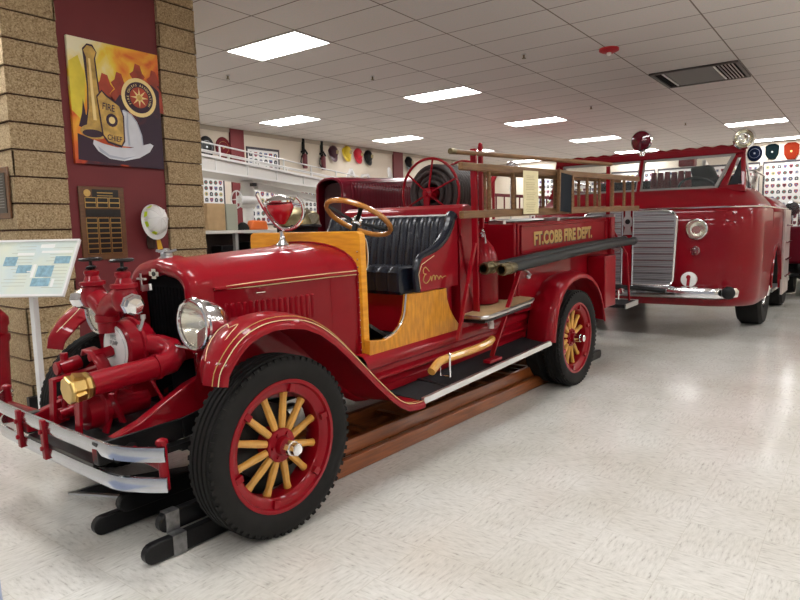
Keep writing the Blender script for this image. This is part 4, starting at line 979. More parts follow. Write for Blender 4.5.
# ================================================================== wall boards with patches and hung things
PCOL = [mat('patch_'+n, c, .7) for n, c in (('navy', (.03,.05,.16)), ('red', (.28,.04,.05)), ('black', (.03,.03,.035)), ('gold', (.50,.40,.18)), ('blue', (.12,.18,.32)), ('grey', (.35,.35,.36)), ('green', (.08,.15,.12)), ('maroon', (.20,.03,.05)))]
BWHT = mat('white_board', (.72,.72,.70), .5); BFR = mat('dark_board_frame', (.05,.045,.055), .5)
PMESH = []
for k, (m_, m2) in enumerate(zip(PCOL, PCOL[3:]+PCOL[:3])):
    b_ = MB()
    if k % 3 == 0: b_.prism([(math.cos(a)*.5, 0, math.sin(a)*.5) for a in [2*PI*i/12 for i in range(12)]], (0,-.004,0))
    elif k % 3 == 1: b_.prism([(-.42,0,.45),(.42,0,.45),(.45,0,0),(.25,0,-.38),(0,0,-.52),(-.25,0,-.38),(-.45,0,0)], (0,-.004,0))
    else: b_.prism([(-.45,0,.2),(-.2,0,.48),(.2,0,.48),(.45,0,.2),(.4,0,-.45),(-.4,0,-.45)], (0,-.004,0))
    b_.mi = 1; b_.prism([(math.cos(a)*.22, -.004, math.sin(a)*.24) for a in [2*PI*i/8 for i in range(8)]], (0,-.002,0))
    o = b_.build('patch_shape', [m_, m2], smooth=0); PMESH.append(o.data); bpy.data.objects.remove(o)
def patch_board(x, y, z, rz, w_, h_, nx, nz, label):
    t = empty('patch_board', (x, y, z), label, 'display board', 'white boards of sewn fire department patches', rz=rz)
    MB().box((.02,-.016,.02), (w_-.02,-.002,h_-.02)).build('white_panel', BWHT, t, smooth=0)
    MB().box((0,-.03,0), (.025,-.001,h_)).box((w_-.025,-.03,0), (w_,-.001,h_)).box((.025,-.03,0), (w_-.025,-.001,.03)).box((.025,-.03,h_-.05), (w_-.025,-.001,h_)).build('frame', BFR, t, smooth=0)
    sx_ = (w_-.08)/nx; sz_ = (h_-.12)/nz; s_ = min(sx_, sz_)*.74
    for i in range(nx):
        for j in range(nz):
            o = bpy.data.objects.new('patch', random.choice(PMESH)); COL.objects.link(o); o.parent = t
            o.location = (.04+sx_*(i+.5), -.0165, .04+sz_*(j+.5)); o.scale = (s_, 1, s_)
    return t
WY = Y1-.003
patch_board(7.55, WY, 1.86, 0, 1.05, .72, 8, 5, 'patch board on the cream wall just right of the brick pier')
patch_board(9.24, WY, 1.55, 0, .95, 1.72, 6, 11, 'patch board right of the burgundy strip, behind the aerial ladder')
patch_board(10.25, WY, 1.45, 0, 1.3, 1.10, 9, 8, 'patch board behind the white aerial ladder beside the harness')
patch_board(15.25, WY, .95, 0, 1.35, 1.75, 8, 10, 'patch board seen through the ladder rack nearest the paper notice')
patch_board(16.75, WY, .95, 0, 1.35, 1.75, 8, 10, 'patch board in the middle behind the ladder rack')
patch_board(18.25, WY, .95, 0, 1.35, 1.75, 8, 10, 'patch board farthest back behind the ladder rack')
WX = X1-.003
for k, lab in enumerate(('patch board on the far wall left behind the modern cab windows', 'patch board on the far wall behind the wide cab windshield', 'patch board on the far wall behind the beacon', 'patch board directly behind the chrome spotlight of the modern truck',
        'patch board under the three shield plaques at the right edge', 'patch board at the far right behind the red truck')):
    patch_board(WX, 9.6-1.42*k, 1.05, -PI/2, 1.34, 2.02, 9, 11, lab)
# the board's front faces -Y in its own frame, so it is turned to face -X above
def wall_disc(loc, rz, m_, m2, label, r=.21, kind=0):
    t = empty('emblem_sign', loc, label, 'emblem', 'round and shield emblems on the walls', rz=rz)
    if kind == 0: b_ = MB().lathe([(0,r),(.02,r),(.03,r*.9)], (0,-.001,0), (0,-1,0), 28).xform(Matrix.Diagonal((.9,1,1.08,1)))
    else: b_ = MB().prism([(-.8*r,-.001,.75*r),(-.4*r,-.001,1.05*r),(.4*r,-.001,1.05*r),(.8*r,-.001,.75*r),(.75*r,-.001,-.35*r),(.4*r,-.001,-.95*r),(-.4*r,-.001,-.95*r),(-.75*r,-.001,-.35*r)], (0,-.03,0))
    b_.build('plate', m_, t, bevel=.005)
    if kind == 0: 
        MB().torus((0,-.033,0), r*.62, .003, (0,1,0), 24, 6).build('ring', m2, t)
    MB().lathe([(0,r*.12),(.008,r*.10)], (0,-.031,.0), (0,-1,0), 12).build('center_badge', m2, t); return t
DKBL = mat('dark_blue_enamel', (.004,.006,.014), .9, spec=.0); DKGR = mat('dark_green_enamel', (.004,.008,.009), .9, spec=.0); ORR = mat('orange_red_enamel', (.15,.018,.008), .9, spec=.0); EMR = mat('deep_red_enamel', (.14,.006,.012), .5, spec=.2)
wall_disc((8.20,WY,3.16), 0, BLACK, GREYM, 'black round emblem sign, cut off by the brick pier')
wall_disc((8.62,WY,3.18), 0, EMR, GOLD, 'deep red round emblem sign left of the burgundy strip')
MB_ = wall_disc((WX,2.73,3.32), -PI/2, DKBL, STEEL, 'dark blue oval emblem beside the chrome spotlight on the far wall')
wall_disc((WX,2.30,3.32), -PI/2, DKGR, STEEL, 'dark green shield emblem, middle of the three on the far wall', kind=1)
wall_disc((WX,1.84,3.30), -PI/2, ORR, GOLD, 'orange-red shield emblem, right one of the three on the far wall', r=.23, kind=1)
# hung helmets
def hung_helmet(x, z, m_, label, rz=0):
    t = empty('hung_helmet', (x, WY, z), label, 'helmet', 'fire helmets hung on the cream wall'); t.scale = (.8,.8,.85)
    M_ = Matrix.Translation((0,-.03,0)) @ Matrix.Rotation(math.radians(72), 4, 'X')
    MB().sphere((0,0,0), .19, 18, 7, (.85,1.05,.9), half=True).xform(M_).build('shell', m_, t)
    rows = []
    for i in range(25):
        a = 2*PI*i/24; ca, sa = math.cos(a), math.sin(a); ex = .03+.08*max(0,-sa)**2
        rows.append([Vector((ca*.16,sa*.19,.005)), Vector((ca*(.17+ex),sa*(.20+ex),-.02)), Vector((ca*.155,sa*.185,-.01))])
    MB().grid(rows).xform(M_).build('brim', m_, t)
    MB().prism([Vector(p) for p in ((-.05,-.21,-.07),(.05,-.21,-.07),(.06,-.22,.02),(0,-.21,.05),(-.06,-.22,.02))], (0,-.01,0)).build('front_shield', mat('helmet_shield', (.35,.28,.12), .5), t, smooth=0); return t
hung_helmet(12.03, 3.38, mat('dark_maroon_helmet', (.06,.015,.03), .4), 'dark maroon helmet hung first in the row on the cream wall')
hung_helmet(12.55, 3.42, YELLOW, 'yellow helmet hung on the cream wall')
hung_helmet(13.00, 3.40, mat('bright_red_helmet', (.50,.01,.03), .35), 'bright red helmet hung on the cream wall')
hung_helmet(13.42, 3.38, BLACK, 'black helmet hung last in the row of four')
hung_helmet(15.30, 3.36, BLACK, 'black helmet hung alone right of the second burgundy strip')
hung_helmet(17.35, 3.30, mat('gold_red_helmet', (.35,.05,.02), .4), 'reddish helmet hung above the hose reel')
hung_helmet(18.6, 3.34, mat('brown_leather_helmet', (.12,.06,.03), .5), 'brown leather helmet hung above the hose reel, farther right')
for x, lab in ((10.98, 'black breathing harness hung on the wall, left one of two'), (11.62, 'black breathing harness with cylinder valve hung on the wall, right one')):
    t = empty('breathing_harness', (x, WY, 3.0), lab, 'harness', 'breathing harnesses on the wall'); t.scale = (.72,.8,1)
    MB().box((-.055,-.05,.15), (.055,-.01,.66)).build('strap', CANVAS, t, bevel=.01)
    MB().cyl((0,-.09,-.10), (0,-.09,.18), .075, n=14).sphere((0,-.09,.18), .075, 12, 6).build('pack', mat('harness_pack_'+str(int(x)), (.16,.03,.04), .5) , t)
    MB().tube([(-.14,-.06,.28),(0,-.10,.33),(.14,-.06,.26)], .03, 8).tube([(-.12,-.06,.20),(-.16,-.05,.05),(-.05,-.08,-.08)], .016, 6).build('hoses', BLACK, t)
    MB().box((-.05,-.07,.06), (.05,-.05,.14)).build('label_patch', WHITE, t, smooth=0)

# ================================================================== white aerial ladder rig and its bench
al = empty('aerial_ladder', (6.65, 8.0, 0), 'white aerial ladder boom with handrails on a pedestal, behind the maroon hood', 'aerial ladder')
bmm = MB(); p0 = Vector((-2.6,0,2.52)); p1 = Vector((2.4,0,2.115))
d_ = (p1-p0).normalized()
for yy in (-.30, .30):
    bmm.prism([Vector((p0.x,yy-.025,p0.z-.135)), Vector((p1.x,yy-.025,p1.z-.075)), Vector((p1.x,yy-.025,p1.z+.085)), Vector((p0.x,yy-.025,p0.z+.135))], (0,.05,0))
bmm.beam(p0+Vector((0,0,-.12)), p1+Vector((0,0,-.06)), .55, .02)
bmm.build('boom', WHITE, al, smooth=0)
MB().beam(p0+Vector((0,-.345,.12)), p1+Vector((0,-.345,.07)), .04, .035).beam(p0+Vector((0,-.345,-.12)), p1+Vector((0,-.345,-.06)), .04, .03).build('boom_flange', WHITE2, al, smooth=0)
for k in range(9): q = p0.lerp(p1, k/8.5)+Vector((0,-.33,0)); MB().beam(q+Vector((0,0,-.12+.007*k)), q+Vector((0,0,.12-.006*k)), .015, .03, (0,1,0)).build('stiffener', WHITE2, al, smooth=0)
for yy in (-.30, .30):
    for h_ in (.14, .25):
        MB().cyl(p0+Vector((0,yy,h_+.06)), p1+Vector((0,yy,h_+.02)), .012, n=8).build('handrail', WHITE2, al)
    for k in range(1, 8): q = p0.lerp(p1, k/8)+Vector((0,yy,.1)); MB().cyl(q, q+Vector((0,0,.19)), .014, n=8).build('rail_post', WHITE2, al)
for k in range(14): q = p0.lerp(p1, k/13); MB().cyl(q+Vector((0,-.3,.05)), q+Vector((0,.3,.05)), .018, n=8).build('rung', WHITE2, al)
MB().lathe([(0,.35),(.04,.35),(.05,.12),(.1,.085),(1.78,.085),(1.80,.13),(2.0,.13),(2.1,.10),(2.20,.10)], (0,0,0), (0,0,1), 24).build('pedestal', WHITE, al)
MB().cyl((-.30,-.15,1.90), (.1,-.15,1.90), .06, n=14).torus((-.34,-.15,1.90), .13, .012, (1,0,0), 28, 6).cyl((-.34,-.15,1.77),(-.34,-.15,2.03),.008,n=6).cyl((-.34,-.28,1.9),(-.34,-.02,1.9),.008,n=6).build('crank_wheel', WHITE2, al)
MB().beam((.1,-.1,2.12), (1.5,-.1,1.95), .10, .10).beam((.5,-.1,1.75),(1.3,-.1,2.0),.07,.07).build('lift_strut', WHITE, al, bevel=.01)
MB().box((-.16,-.34,2.10), (-.09,-.26,2.15)).build('black_bracket', BLACK, al)
MB().beam((2.05,-.2,2.15), (2.30,-.2,2.52), .05, .05).beam((2.30,-.2,2.52), (2.55,-.2,2.15), .05, .05).build('end_frame', WHITE2, al, bevel=.008)
fw_ = MB().torus((3.5,-.2,2.42), .20, .022, (.45,-.8,.1), 28, 8).sphere((3.5,-.2,2.42),.04)
for k in range(4):
    a = k*PI/4+.2; u_ = Vector((.87,.49,0)); c_ = Vector((3.5,-.2,2.42)); fw_.cyl(c_-u_*math.cos(a)*.2-Vector((0,0,math.sin(a)*.2)), c_+u_*math.cos(a)*.2+Vector((0,0,math.sin(a)*.2)), .008, n=6)
fw_.build('hand_wheel', WHITE2, al)
MB().tube([Vector((2.55,-.2,2.20)),Vector((2.62,-.2,2.42)),Vector((2.78,-.2,2.44)),Vector((2.9,-.2,2.25)),Vector((3.1,-.2,2.20)),Vector((3.35,-.2,2.24))], .032, 8).build('bent_tube', WHITE2, al)
MB().box((2.3,-.35,1.98), (3.9,.35,2.12)).build('end_basket', WHITE, al, bevel=.01)
MB().box((2.9,-.30,2.12), (3.35,.25,2.35)).build('basket_motor', BLACK, al, bevel=.04)
MB().beam((3.1,-.1,.0), (3.1,-.1,1.98), .12, .12).build('end_support', WHITE, al)
bn = empty('storage_bench', (4.8, 7.2, 0), 'long dark bench with a white edged top under the aerial ladder', 'bench')
MB().box((0,0,1.385), (3.7,.45,1.425)).build('top', BENCH, bn, bevel=.004)
MB().box((.05,.38,.02), (3.65,.44,1.38)).build('back_panel', mat('dark_brown_board', (.05,.035,.03), .7), bn, smooth=0)
for x in (.03, .95, 1.85, 2.75, 3.62): MB().box((x,.02,.0), (x+.05,.08,1.384)).build('leg', mat('grey_leg', (.25,.24,.23), .6) if x < .1 else bpy.data.materials['grey_leg'], bn, smooth=0)
MB().box((.08,.03,.95), (3.6,.37,.97)).build('shelf', BENCH, bn, smooth=0)
def bench_thing(name, label, cat, mb, m_, **k):
    o = mb.build(name, m_, **k); return tag(o, label, cat)
bench_thing('storage_box', 'tan plywood box standing on the bench under the white boom, nearest the pier', 'box', MB().box((5.32,7.25,1.427), (5.62,7.55,1.80)), TAN, bevel=.01)
bench_thing('storage_box', 'taller pale grey-green box on the bench beside the tan one', 'box', MB().box((5.66,7.28,1.427), (5.86,7.55,1.80)), mat('grey_green_board', (.33,.34,.27), .6), bevel=.01)
bench_thing('canvas_bag', 'black soft bag slumped on the bench by the white pedestal', 'bag', MB().sphere((5.985,7.33,1.427), .11, 16, 7, (1,.55,1.05), half=True), CANVAS)
bench_thing('carrying_case', 'bright orange plastic case on the bench behind the white pedestal', 'case', MB().prism([(6.10,7.30,1.427),(6.45,7.30,1.427),(6.42,7.30,1.56),(6.15,7.30,1.57)], (0,.12,0)), ORANGE, bevel=.02)
bench_thing('white_cone', 'small white marker standing at the left end of the bench', 'marker', MB().lathe([(0,.05),(.01,.05),(.14,.015),(.145,0)], (5.22,7.3,1.427), (0,0,1), 14), WHITE2)
for k, (x, w_, h_) in enumerate(((4.95,.35,.30),(5.55,.30,.24),(6.05,.38,.28))):
    bench_thing('storage_bin', ('black bin on the bench shelf nearest the pier','small black bin on the bench shelf under the tan box','wide black bin on the bench shelf under the orange case')[k], 'bin', MB().box((x,7.28,.972), (x+w_,7.52,.972+h_)), BLACK, bevel=.015)

# ================================================================== maroon antique engine behind
MT = empty('maroon_fire_engine', (6.12, 5.70, 0), 'dark maroon antique fire engine with a tall louvered hood, behind the front engine', 'fire engine')
def msec(x, w_, zt, zb):
    pts = [(x,-w_,zb),(x,-w_,zt-.14),(x,-w_+.02,zt-.07),(x,-w_+.06,zt-.03),(x,-w_+.13,zt-.008),(x,-w_/3,zt)]
    pts = [Vector(p) for p in pts]; return pts+[Vector((p.x,-p.y,p.z)) for p in pts][::-1]
h_ = MB(); R_ = [msec(x, w_, zt, 1.15) for x, w_, zt in ((-.02,.22,2.06),(.12,.25,2.09),(1.78,.32,2.16),(1.80,.31,2.15))]
h_.grid(R_); h_.add(R_[-1], [list(range(len(R_[-1])))]); h_.build('hood', MAROON, MT)
MB().prism([p+Vector((.10,0,0)) for p in msec(-.02,.19,2.02,1.18)], (.02,0,0)).build('radiator_core', mat('dark_maroon_core', (.035,.004,.008), .7), MT)  # core is simply a darker maroon than the hood
rr = msec(-.02,.222,2.065,1.15); MB().tube(rr, .018, 8).build('radiator_shell', MAROON, MT)
lv = MB()
for k in range(27):
    x = .12+.058*k; yb = -.255-.06*(x/1.8)
    lv.grid([[Vector((x,yb-.002,z)), Vector((x+.014,yb-.002-.026*q,z)), Vector((x+.036,yb-.002-.002*q,z))] for z, q in ((1.62,.1),(1.66,1),(1.98,1),(2.01,.1))])
lv.build('hood_louvers', MAROON, MT)
MB().tube([(.1,-.27,2.00+.02),(1.78,-.335,2.09)], .006, 6).build('hood_hinge', MAROON, MT)
MB().box((1.80,-.45,.9), (2.0,.45,1.60)).build('cowl', MAROON, MT, bevel=.02)
MB().box((2.5,-.5,.85), (3.1,.5,1.25)).build('seat_base', MAROON, MT, bevel=.02); MB().box((2.5,-.48,1.25), (3.0,.48,1.36)).build('seat_cushion', LEATHER, MT, bevel=.03); MB().box((3.0,-.48,1.36), (3.12,.48,1.62)).build('seat_backrest', LEATHER, MT, bevel=.03)
MB().box((3.15,-.55,.75), (4.2,.55,1.50)).build('hose_body', MAROON, MT, bevel=.02)
for yy in (-.42, .42): MB().box((-.1,yy-.03,.62), (4.2,yy+.03,.74)).build('frame_rail', MAROON, MT)
MB().box((-.0,-.30,.74), (1.8,.30,1.15)).build('engine_cover', BLACK, MT)
for x in (.25, 3.6):
    for yy in (-.66, .66):
        wl = MB().lathe([(-.05,.32),(-.06,.36),(-.06,.44),(0,.46),(.06,.44),(.06,.36),(.05,.32)], (x,yy,.46), (0,1,0), 36, cap=False).build('tyre', RUBBER, MT)
        r_ = MB().torus((x,yy,.46), .31, .03, (0,1,0), 32, 8).cyl((x,yy-.06,.46),(x,yy+.06,.46),.07)
        for k in range(12): a = 2*PI*k/12; r_.cyl((x,yy,.46), (x+.3*math.cos(a),yy,.46+.3*math.sin(a)), .018, n=6)
        r_.build('spoke_wheel', MAROON, MT)
    MB().cyl((x,-.62,.46), (x,.62,.46), .035).build('axle', BLACK, MT)
for yy in (-.70, .70):
    MB().grid([[Vector((x,yy-.14,z)), Vector((x,yy,z+.03)), Vector((x,yy+.14,z))] for x, z in ((-.30,.62),(-.22,.82),(-.05,.95),(.25,1.0),(.55,.95),(.80,.78),(1.05,.55))]).build('front_fender', MAROON, MT, solid=.01)
# brass lamps in front of it
MB().sphere((-1.02,-.42,1.45), .235, 24, 9, (1.25,1,.95), half=True).xform(I4).build('brass_dome', OLDBRASS, MT)
MB().torus((-1.02,-.42,1.455), .26, .016, (0,0,1), 32, 8).box((-1.22,-.55,1.10),(-.82,-.29,1.44)).build('dome_base', BLACK, MT)
MB().lathe([(.0,.06),(.02,.075),(.05,.07),(.12,.03)], (-1.02,-.66,1.54), (.8,.5,0), 20).build('side_lamp', OLDBRASS, MT)
MB().lathe([(-.004,0),(0,.065)], (-1.02,-.66,1.54), (.8,.5,0), 20, cap=False).build('lamp_lens', GLASS, MT)
MB().beam((-1.02,-.42,.70), (-1.02,-.42,1.10), .08, .08).beam((-1.02,-.42,.70), (-.05,-.42,.70), .06, .06).beam((-.98,-.64,1.10),(-.98,-.64,1.48),.02,.02).beam((-1.0,-.5,1.12),(-.98,-.64,1.12),.02,.02).build('lamp_bracket', BLACK, MT)

# ================================================================== red ladder engine seen through the rack
RT = empty('red_ladder_engine', (12.4, 6.1, 0), 'old red engine with brown ladders and chrome lamps, seen through the ladder rack', 'fire engine')
MB().box((0,-.8,.6), (5.2,.8,1.45)).build('body', RED, RT, bevel=.03)
MB().box((-1.4,-.45,.7), (0,.45,1.50)).build('hood', RED, RT, bevel=.12)
for yy in (-.78, .78):
    for z in (1.70, 2.12): MB().beam((.2,yy,z), (5.3,yy,z+.03), .05, .07).build('ladder_rail', DARKRED, RT)
    for k in range(12): MB().cyl((.5+.4*k,yy,1.70), (.5+.4*k,yy,2.14), .018, n=6).build('ladder_rung', DARKRED, RT)
    for x in (.3, 2.6, 5.0): MB().beam((x,yy*.95,1.45), (x,yy*.95,2.55 if x < 1 else 2.2), .05, .05).build('rack_post', RED, RT)
MB().tube([(.3,-.74,2.1),(.9,-.74,2.45),(1.2,-.74,2.5)], .04, 8).tube([(1.6,.0,1.5),(1.5,-.3,2.0),(1.8,-.5,2.35)], .045, 8).build('monitor_pipe', RED, RT)
MB().tube([(2.1,.1,1.5),(2.0,-.1,1.9),(2.25,-.2,2.1),(2.15,-.2,2.3)], .05, 8).box((2.4,-.4,1.45),(3.2,.3,1.75)).build('pump_fittings', BLACK, RT, bevel=.01)
MB().box((3.4,-.5,1.45), (4.8,.5,1.62)).build('hose_load', WHITE, RT, bevel=.03)
for x in (.3, 4.3):
    for yy in (-.85, .85): MB().lathe([(-.1,.3),(-.12,.46),(0,.48),(.12,.46),(.1,.3),(.05,.28),(.04,.06),(.12,.05),(.12,0)], (x,yy,.48), (0,1,0), 32).build('wheel', RUBBER, RT)
# beacons on posts of that engine
for (x, y, z, r_) in ((-.17,.05,2.60,.16), (-1.2,.35,2.42,.11)):
    ln_ = MB().lathe([(0,r_),(.03,r_*1.08),(.06,r_),(.16,r_*.6),(.2,0)], (x,y,z), (.8,.6,0), 24, cap=False).build('chrome_lamp', CHROME, RT)
    MB().lathe([(-.01,0),(0,r_*.6),(.01,r_)], (x,y,z), (.8,.6,0), 20, cap=False).build('lens', GLASS, RT)
    MB().cyl((x+.08,y+.06,1.45), (x+.08,y+.06,z-r_*.8), .022, n=8).build('lamp_post', CHROME, RT)

# ================================================================== modern red cab-forward fire truck
MX, MY = 8.0, 2.41
CT = empty('modern_fire_truck', (MX, MY, 0), 'large glossy red cab-forward fire truck with chrome bumper, split grille and wide windshield', 'fire truck')
HW = 1.42
def outline(z, fx, hw, r_, xe, n=8):            # plan outline from +y rear round the front to -y rear
    pts = [(xe, hw)]
    for i in range(n+1):
        a = PI/2*i/n; pts.append((fx+r_-r_*math.sin(a), hw-r_+r_*math.cos(a)))
    for k in range(1, 6): pts.append((fx-.045*math.sin(PI*k/6), (hw-r_)*(1-2*k/6)))
    for i in range(n+1):
        a = PI/2*(1-i/n); pts.append((fx+r_-r_*math.sin(a), -(hw-r_+r_*math.cos(a))))
    pts.append((xe, -hw)); return [Vector((x, y, z)) for x, y in pts]
bd = MB()
lv_ = [(.41,.10,1.34,.50),(.44,.05,1.38,.48),(.52,.02,1.40,.45),(.9,.0,1.42,.45),(1.3,.0,1.42,.45),(1.52,.01,1.415,.45),(1.56,.03,1.41,.45),(1.64,.09,1.36,.45),(1.74,.20,1.28,.42),(1.81,.34,1.21,.36)]
bd.loft([outline(z, fx, hw, r_, 1.28) for z, fx, hw, r_ in lv_], False, False)
fr_ = bd.build('cab_front', RED2, CT, smooth=45)
# cab side behind the wheel arch and rear body
def sidepoly(x0, x1, z0, z1): return (x0, x1, z0, z1)
for s in (-1, 1):
    y = s*1.42
    pts = [(1.28,1.52),(1.28,.62)]
    for k in range(9):
        a = PI - PI*k/8; pts.append((1.80+.50*math.cos(a), .58+.50*math.sin(a)))
    pts += [(2.32,.46),(3.1,.46),(3.1,1.52)]
    MB().prism([Vector((x, y, z)) for x, z in pts], (0,-s*.03,0)).build('cab_side', RED2, CT, smooth=20)
    MB().grid([[Vector((x,s*yy,z)) for yy, z in ((1.42,1.52),(1.41,1.56),(1.36,1.64),(1.24,1.74))] for x in (1.28,3.1)]).build('cab_shoulder', RED2, CT, solid=.01)
    MB().tube([Vector((x, y*1.004, .55+.0)) + Vector((0,0,0)) for x in (1.29,)] + [Vector((1.80+.51*math.cos(PI-PI*k/10), y*1.004, .58+.51*math.sin(PI-PI*k/10))) for k in range(11)], .014, 6).build('arch_trim', RED2, CT)
    MB().prism([Vector((x, s*1.45, z)) for x, z in ((2.34,.36),(3.08,.36),(3.08,1.56),(2.34,1.56))], (0,-s*.025,0)).build('polished_side_panel', mat('pale_polished_panel', (.70,.60,.58), .3, .6, var=.3, vscale=9) if s < 0 else bpy.data.materials['pale_polished_panel'], CT, smooth=0)
    for z in (.62,.86,1.10,1.34): MB().cyl((2.42,s*1.475,z), (3.02,s*1.475,z), .014, n=8).build('side_handrail', CHROME, CT)
    MB().box((3.1,min(s*1.02,s*1.14),.55), (5.0,max(s*1.02,s*1.14),1.45)).build('rear_body_side', RED2, CT, bevel=.02)
    MB().box((2.6,min(s*1.0,s*1.30),.36), (5.0,max(s*1.0,s*1.30),.40)).build('side_running_board', ALU, CT)
    for k, xx in enumerate((3.2,4.1)): MB().cyl((xx,s*1.20,1.2), (xx+.75,s*1.20,1.2), .05, n=12).build('side_hard_hose', BLACK, CT)
MB().box((2.6,-1.01,.52), (5.0,1.01,.60)).build('chassis_deck', BLACK, CT)
MB().box((3.15,-1.01,.60), (5.0,1.01,1.40)).build('rear_body', RED2, CT, bevel=.02)
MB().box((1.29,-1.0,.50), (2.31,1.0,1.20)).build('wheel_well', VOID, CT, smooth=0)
for x in (1.80, 4.2):
    for s in (-1, 1):
        wl = MB().lathe([(-.30,.28),(-.31,.45),(-.27,.495),(-.04,.495),(0,.46),(.01,.36),(-.02,.27)], (x,s*1.31,.495), (0,s,0), 40, cap=False).build('wheel', RUBBER, CT)
        MB().lathe([(-.03,.28),(-.02,.24),(-.10,.20),(-.06,.14),(.04,.10),(.06,0)], (x,s*1.31,.495), (0,s,0), 24).build('chrome_hub', CHROME, wl)
MB().cyl((1.80,-1.0,.48), (1.80,1.0,.48), .06).build('front_axle', BLACK, CT)
# belt trim, grille, lamps, bumper
MB().tube([p+Vector((-.008 if abs(p.y) < 1 else 0, (.008 if p.y > 0 else -.008) if abs(p.y) > 1 else 0, 0)) for p in outline(1.575, .035, 1.410, .45, 3.0)], .010, 6).build('belt_trim', CHROME, CT)
def shelled(pts, x, nm, m_, th=.02, parent=None): return MB().prism([Vector((x,y,z)) for y, z in pts], (-th,0,0)).build(nm, m_, parent or CT, smooth=20)
for s in (-1, 1):
    gp = [(s*.065,.66),(s*.065,1.555),(s*.45,1.555),(s*.53,1.53),(s*.575,1.47),(s*.575,1.42),(s*.545,.72),(s*.52,.67),(s*.47,.655)]
    g_ = shelled(gp, -.040, 'grille', GREYM, .012)
    MB().tube([Vector((-.058,y,z)) for y, z in gp], .014, 8, closed=True).build('grille_frame', CHROME, g_)
    for k in range(11):
        z = .72+.078*k; MB().box((-.062,min(s*.08,s*.54),z), (-.053,max(s*.08,s*.54),z+.006)).build('grille_bar', CHROME, g_, smooth=0)
    mesh_ = MB()
    for k in range(44): mesh_.box((-.0550,min(s*.075,s*.545),.69+.0195*k), (-.0525,max(s*.075,s*.545),.6975+.0195*k))
    mesh_.build('grille_slats', mat('grille_slat_grey', (.20,.20,.215), .45, .7) if s < 0 else bpy.data.materials['grille_slat_grey'], g_, smooth=0)  # slats are a plain grey, darker than the grille panel
    c = Vector((-.05,s*.79,1.325))
    hl_ = MB().lathe([(.05,.13),(-.01,.13),(-.03,.118),(-.032,.108)], c, (1,0,0), 32, cap=False).build('headlight', CHROME, CT)
    MB().lathe([(-.02,.108),(.03,.08),(.05,.0)], c, (1,0,0), 24, cap=False).build('reflector', LINER, hl_)
    MB().lathe([(-.05,.0),(-.045,.06),(-.03,.108)], c, (1,0,0), 24, cap=False).build('lens', GLASS, hl_)
    MB().lathe([(.04,.055),(-.01,.055),(-.02,.045)], (-.04,s*.775,1.075), (1,0,0), 20).torus((-.055,s*.775,1.075), .045, .010, (1,0,0), 20, 6).build('turn_signal', CHROME, CT)
    MB().lathe([(-.022,.035),(-.03,.02),(-.032,0)], (-.04,s*.775,1.075), (1,0,0), 16).build('signal_lens', RGLASS, CT)
    MB().lathe([(.03,.088),(-.012,.088),(-.018,.075)], (-.04,s*.72,.735), (1,0,0), 24).build('siren_plate', WHITE2, CT)
    MB().beam((-.068,s*.715,.66), (-.068,s*.725,.76), .03, .025, (1,0,0)).sphere((-.07,s*.72,.765), .026, 10, 6).build('siren_plate_figure', RED, CT)
MB().prism([Vector((-.045,y,z)) for y, z in ((-.03,1.575),(.03,1.575),(.03,1.50),(.055,1.46),(.055,1.40),(.03,1.36),(.05,1.27),(-.05,1.27),(-.03,1.36),(-.055,1.40),(-.055,1.46),(-.03,1.50))], (-.02,0,0)).build('center_badge', STEEL, CT, smooth=20)
MB().lathe([(0,.032),(.008,.028)], (-.066,0,1.43), (-1,0,0), 18).build('badge_disc', BLACK, CT)
bp_ = []
for p in outline(.60, -.10, 1.20, .30, .45):
    bp_.append(p)
bp_ = bp_[2:-2]
rows = []
for i, p in enumerate(bp_):
    a, b_ = bp_[max(i-1,0)], bp_[min(i+1,len(bp_)-1)]; d = (b_-a).normalized(); n = Vector((d.y,-d.x,0)); n = -n if n.x > 0 and abs(n.x) > .05 else n
    if abs(n.x) <= .05: n = Vector((0, 1 if p.y > 0 else -1, 0))
    rows.append([p+Vector((0,0,-.085)), p+n*.035+Vector((0,0,-.065)), p+n*.045+Vector((0,0,0)), p+n*.03+Vector((0,0,.04)), p+Vector((0,0,.055)), p-n*.08+Vector((0,0,.05)), p-n*.08+Vector((0,0,-.085))])
MB().loft(rows, True, True).build('front_bumper', CHROME, CT)
for s in (-1, 1): MB().lathe([(0,.06),(.02,.075),(.05,.07),(.06,.05)], (-.10,s*1.15,.60), (-1,s*.3,0), 16).build('bumper_end_cap', BLACK, CT)
MB().tube([Vector((-.19,-.5,.60)), Vector((-.20,-.2,.625)), Vector((-.20,.2,.625)), Vector((-.19,.5,.60))], .03, 8).build('bumper_hose', BLACK, CT)
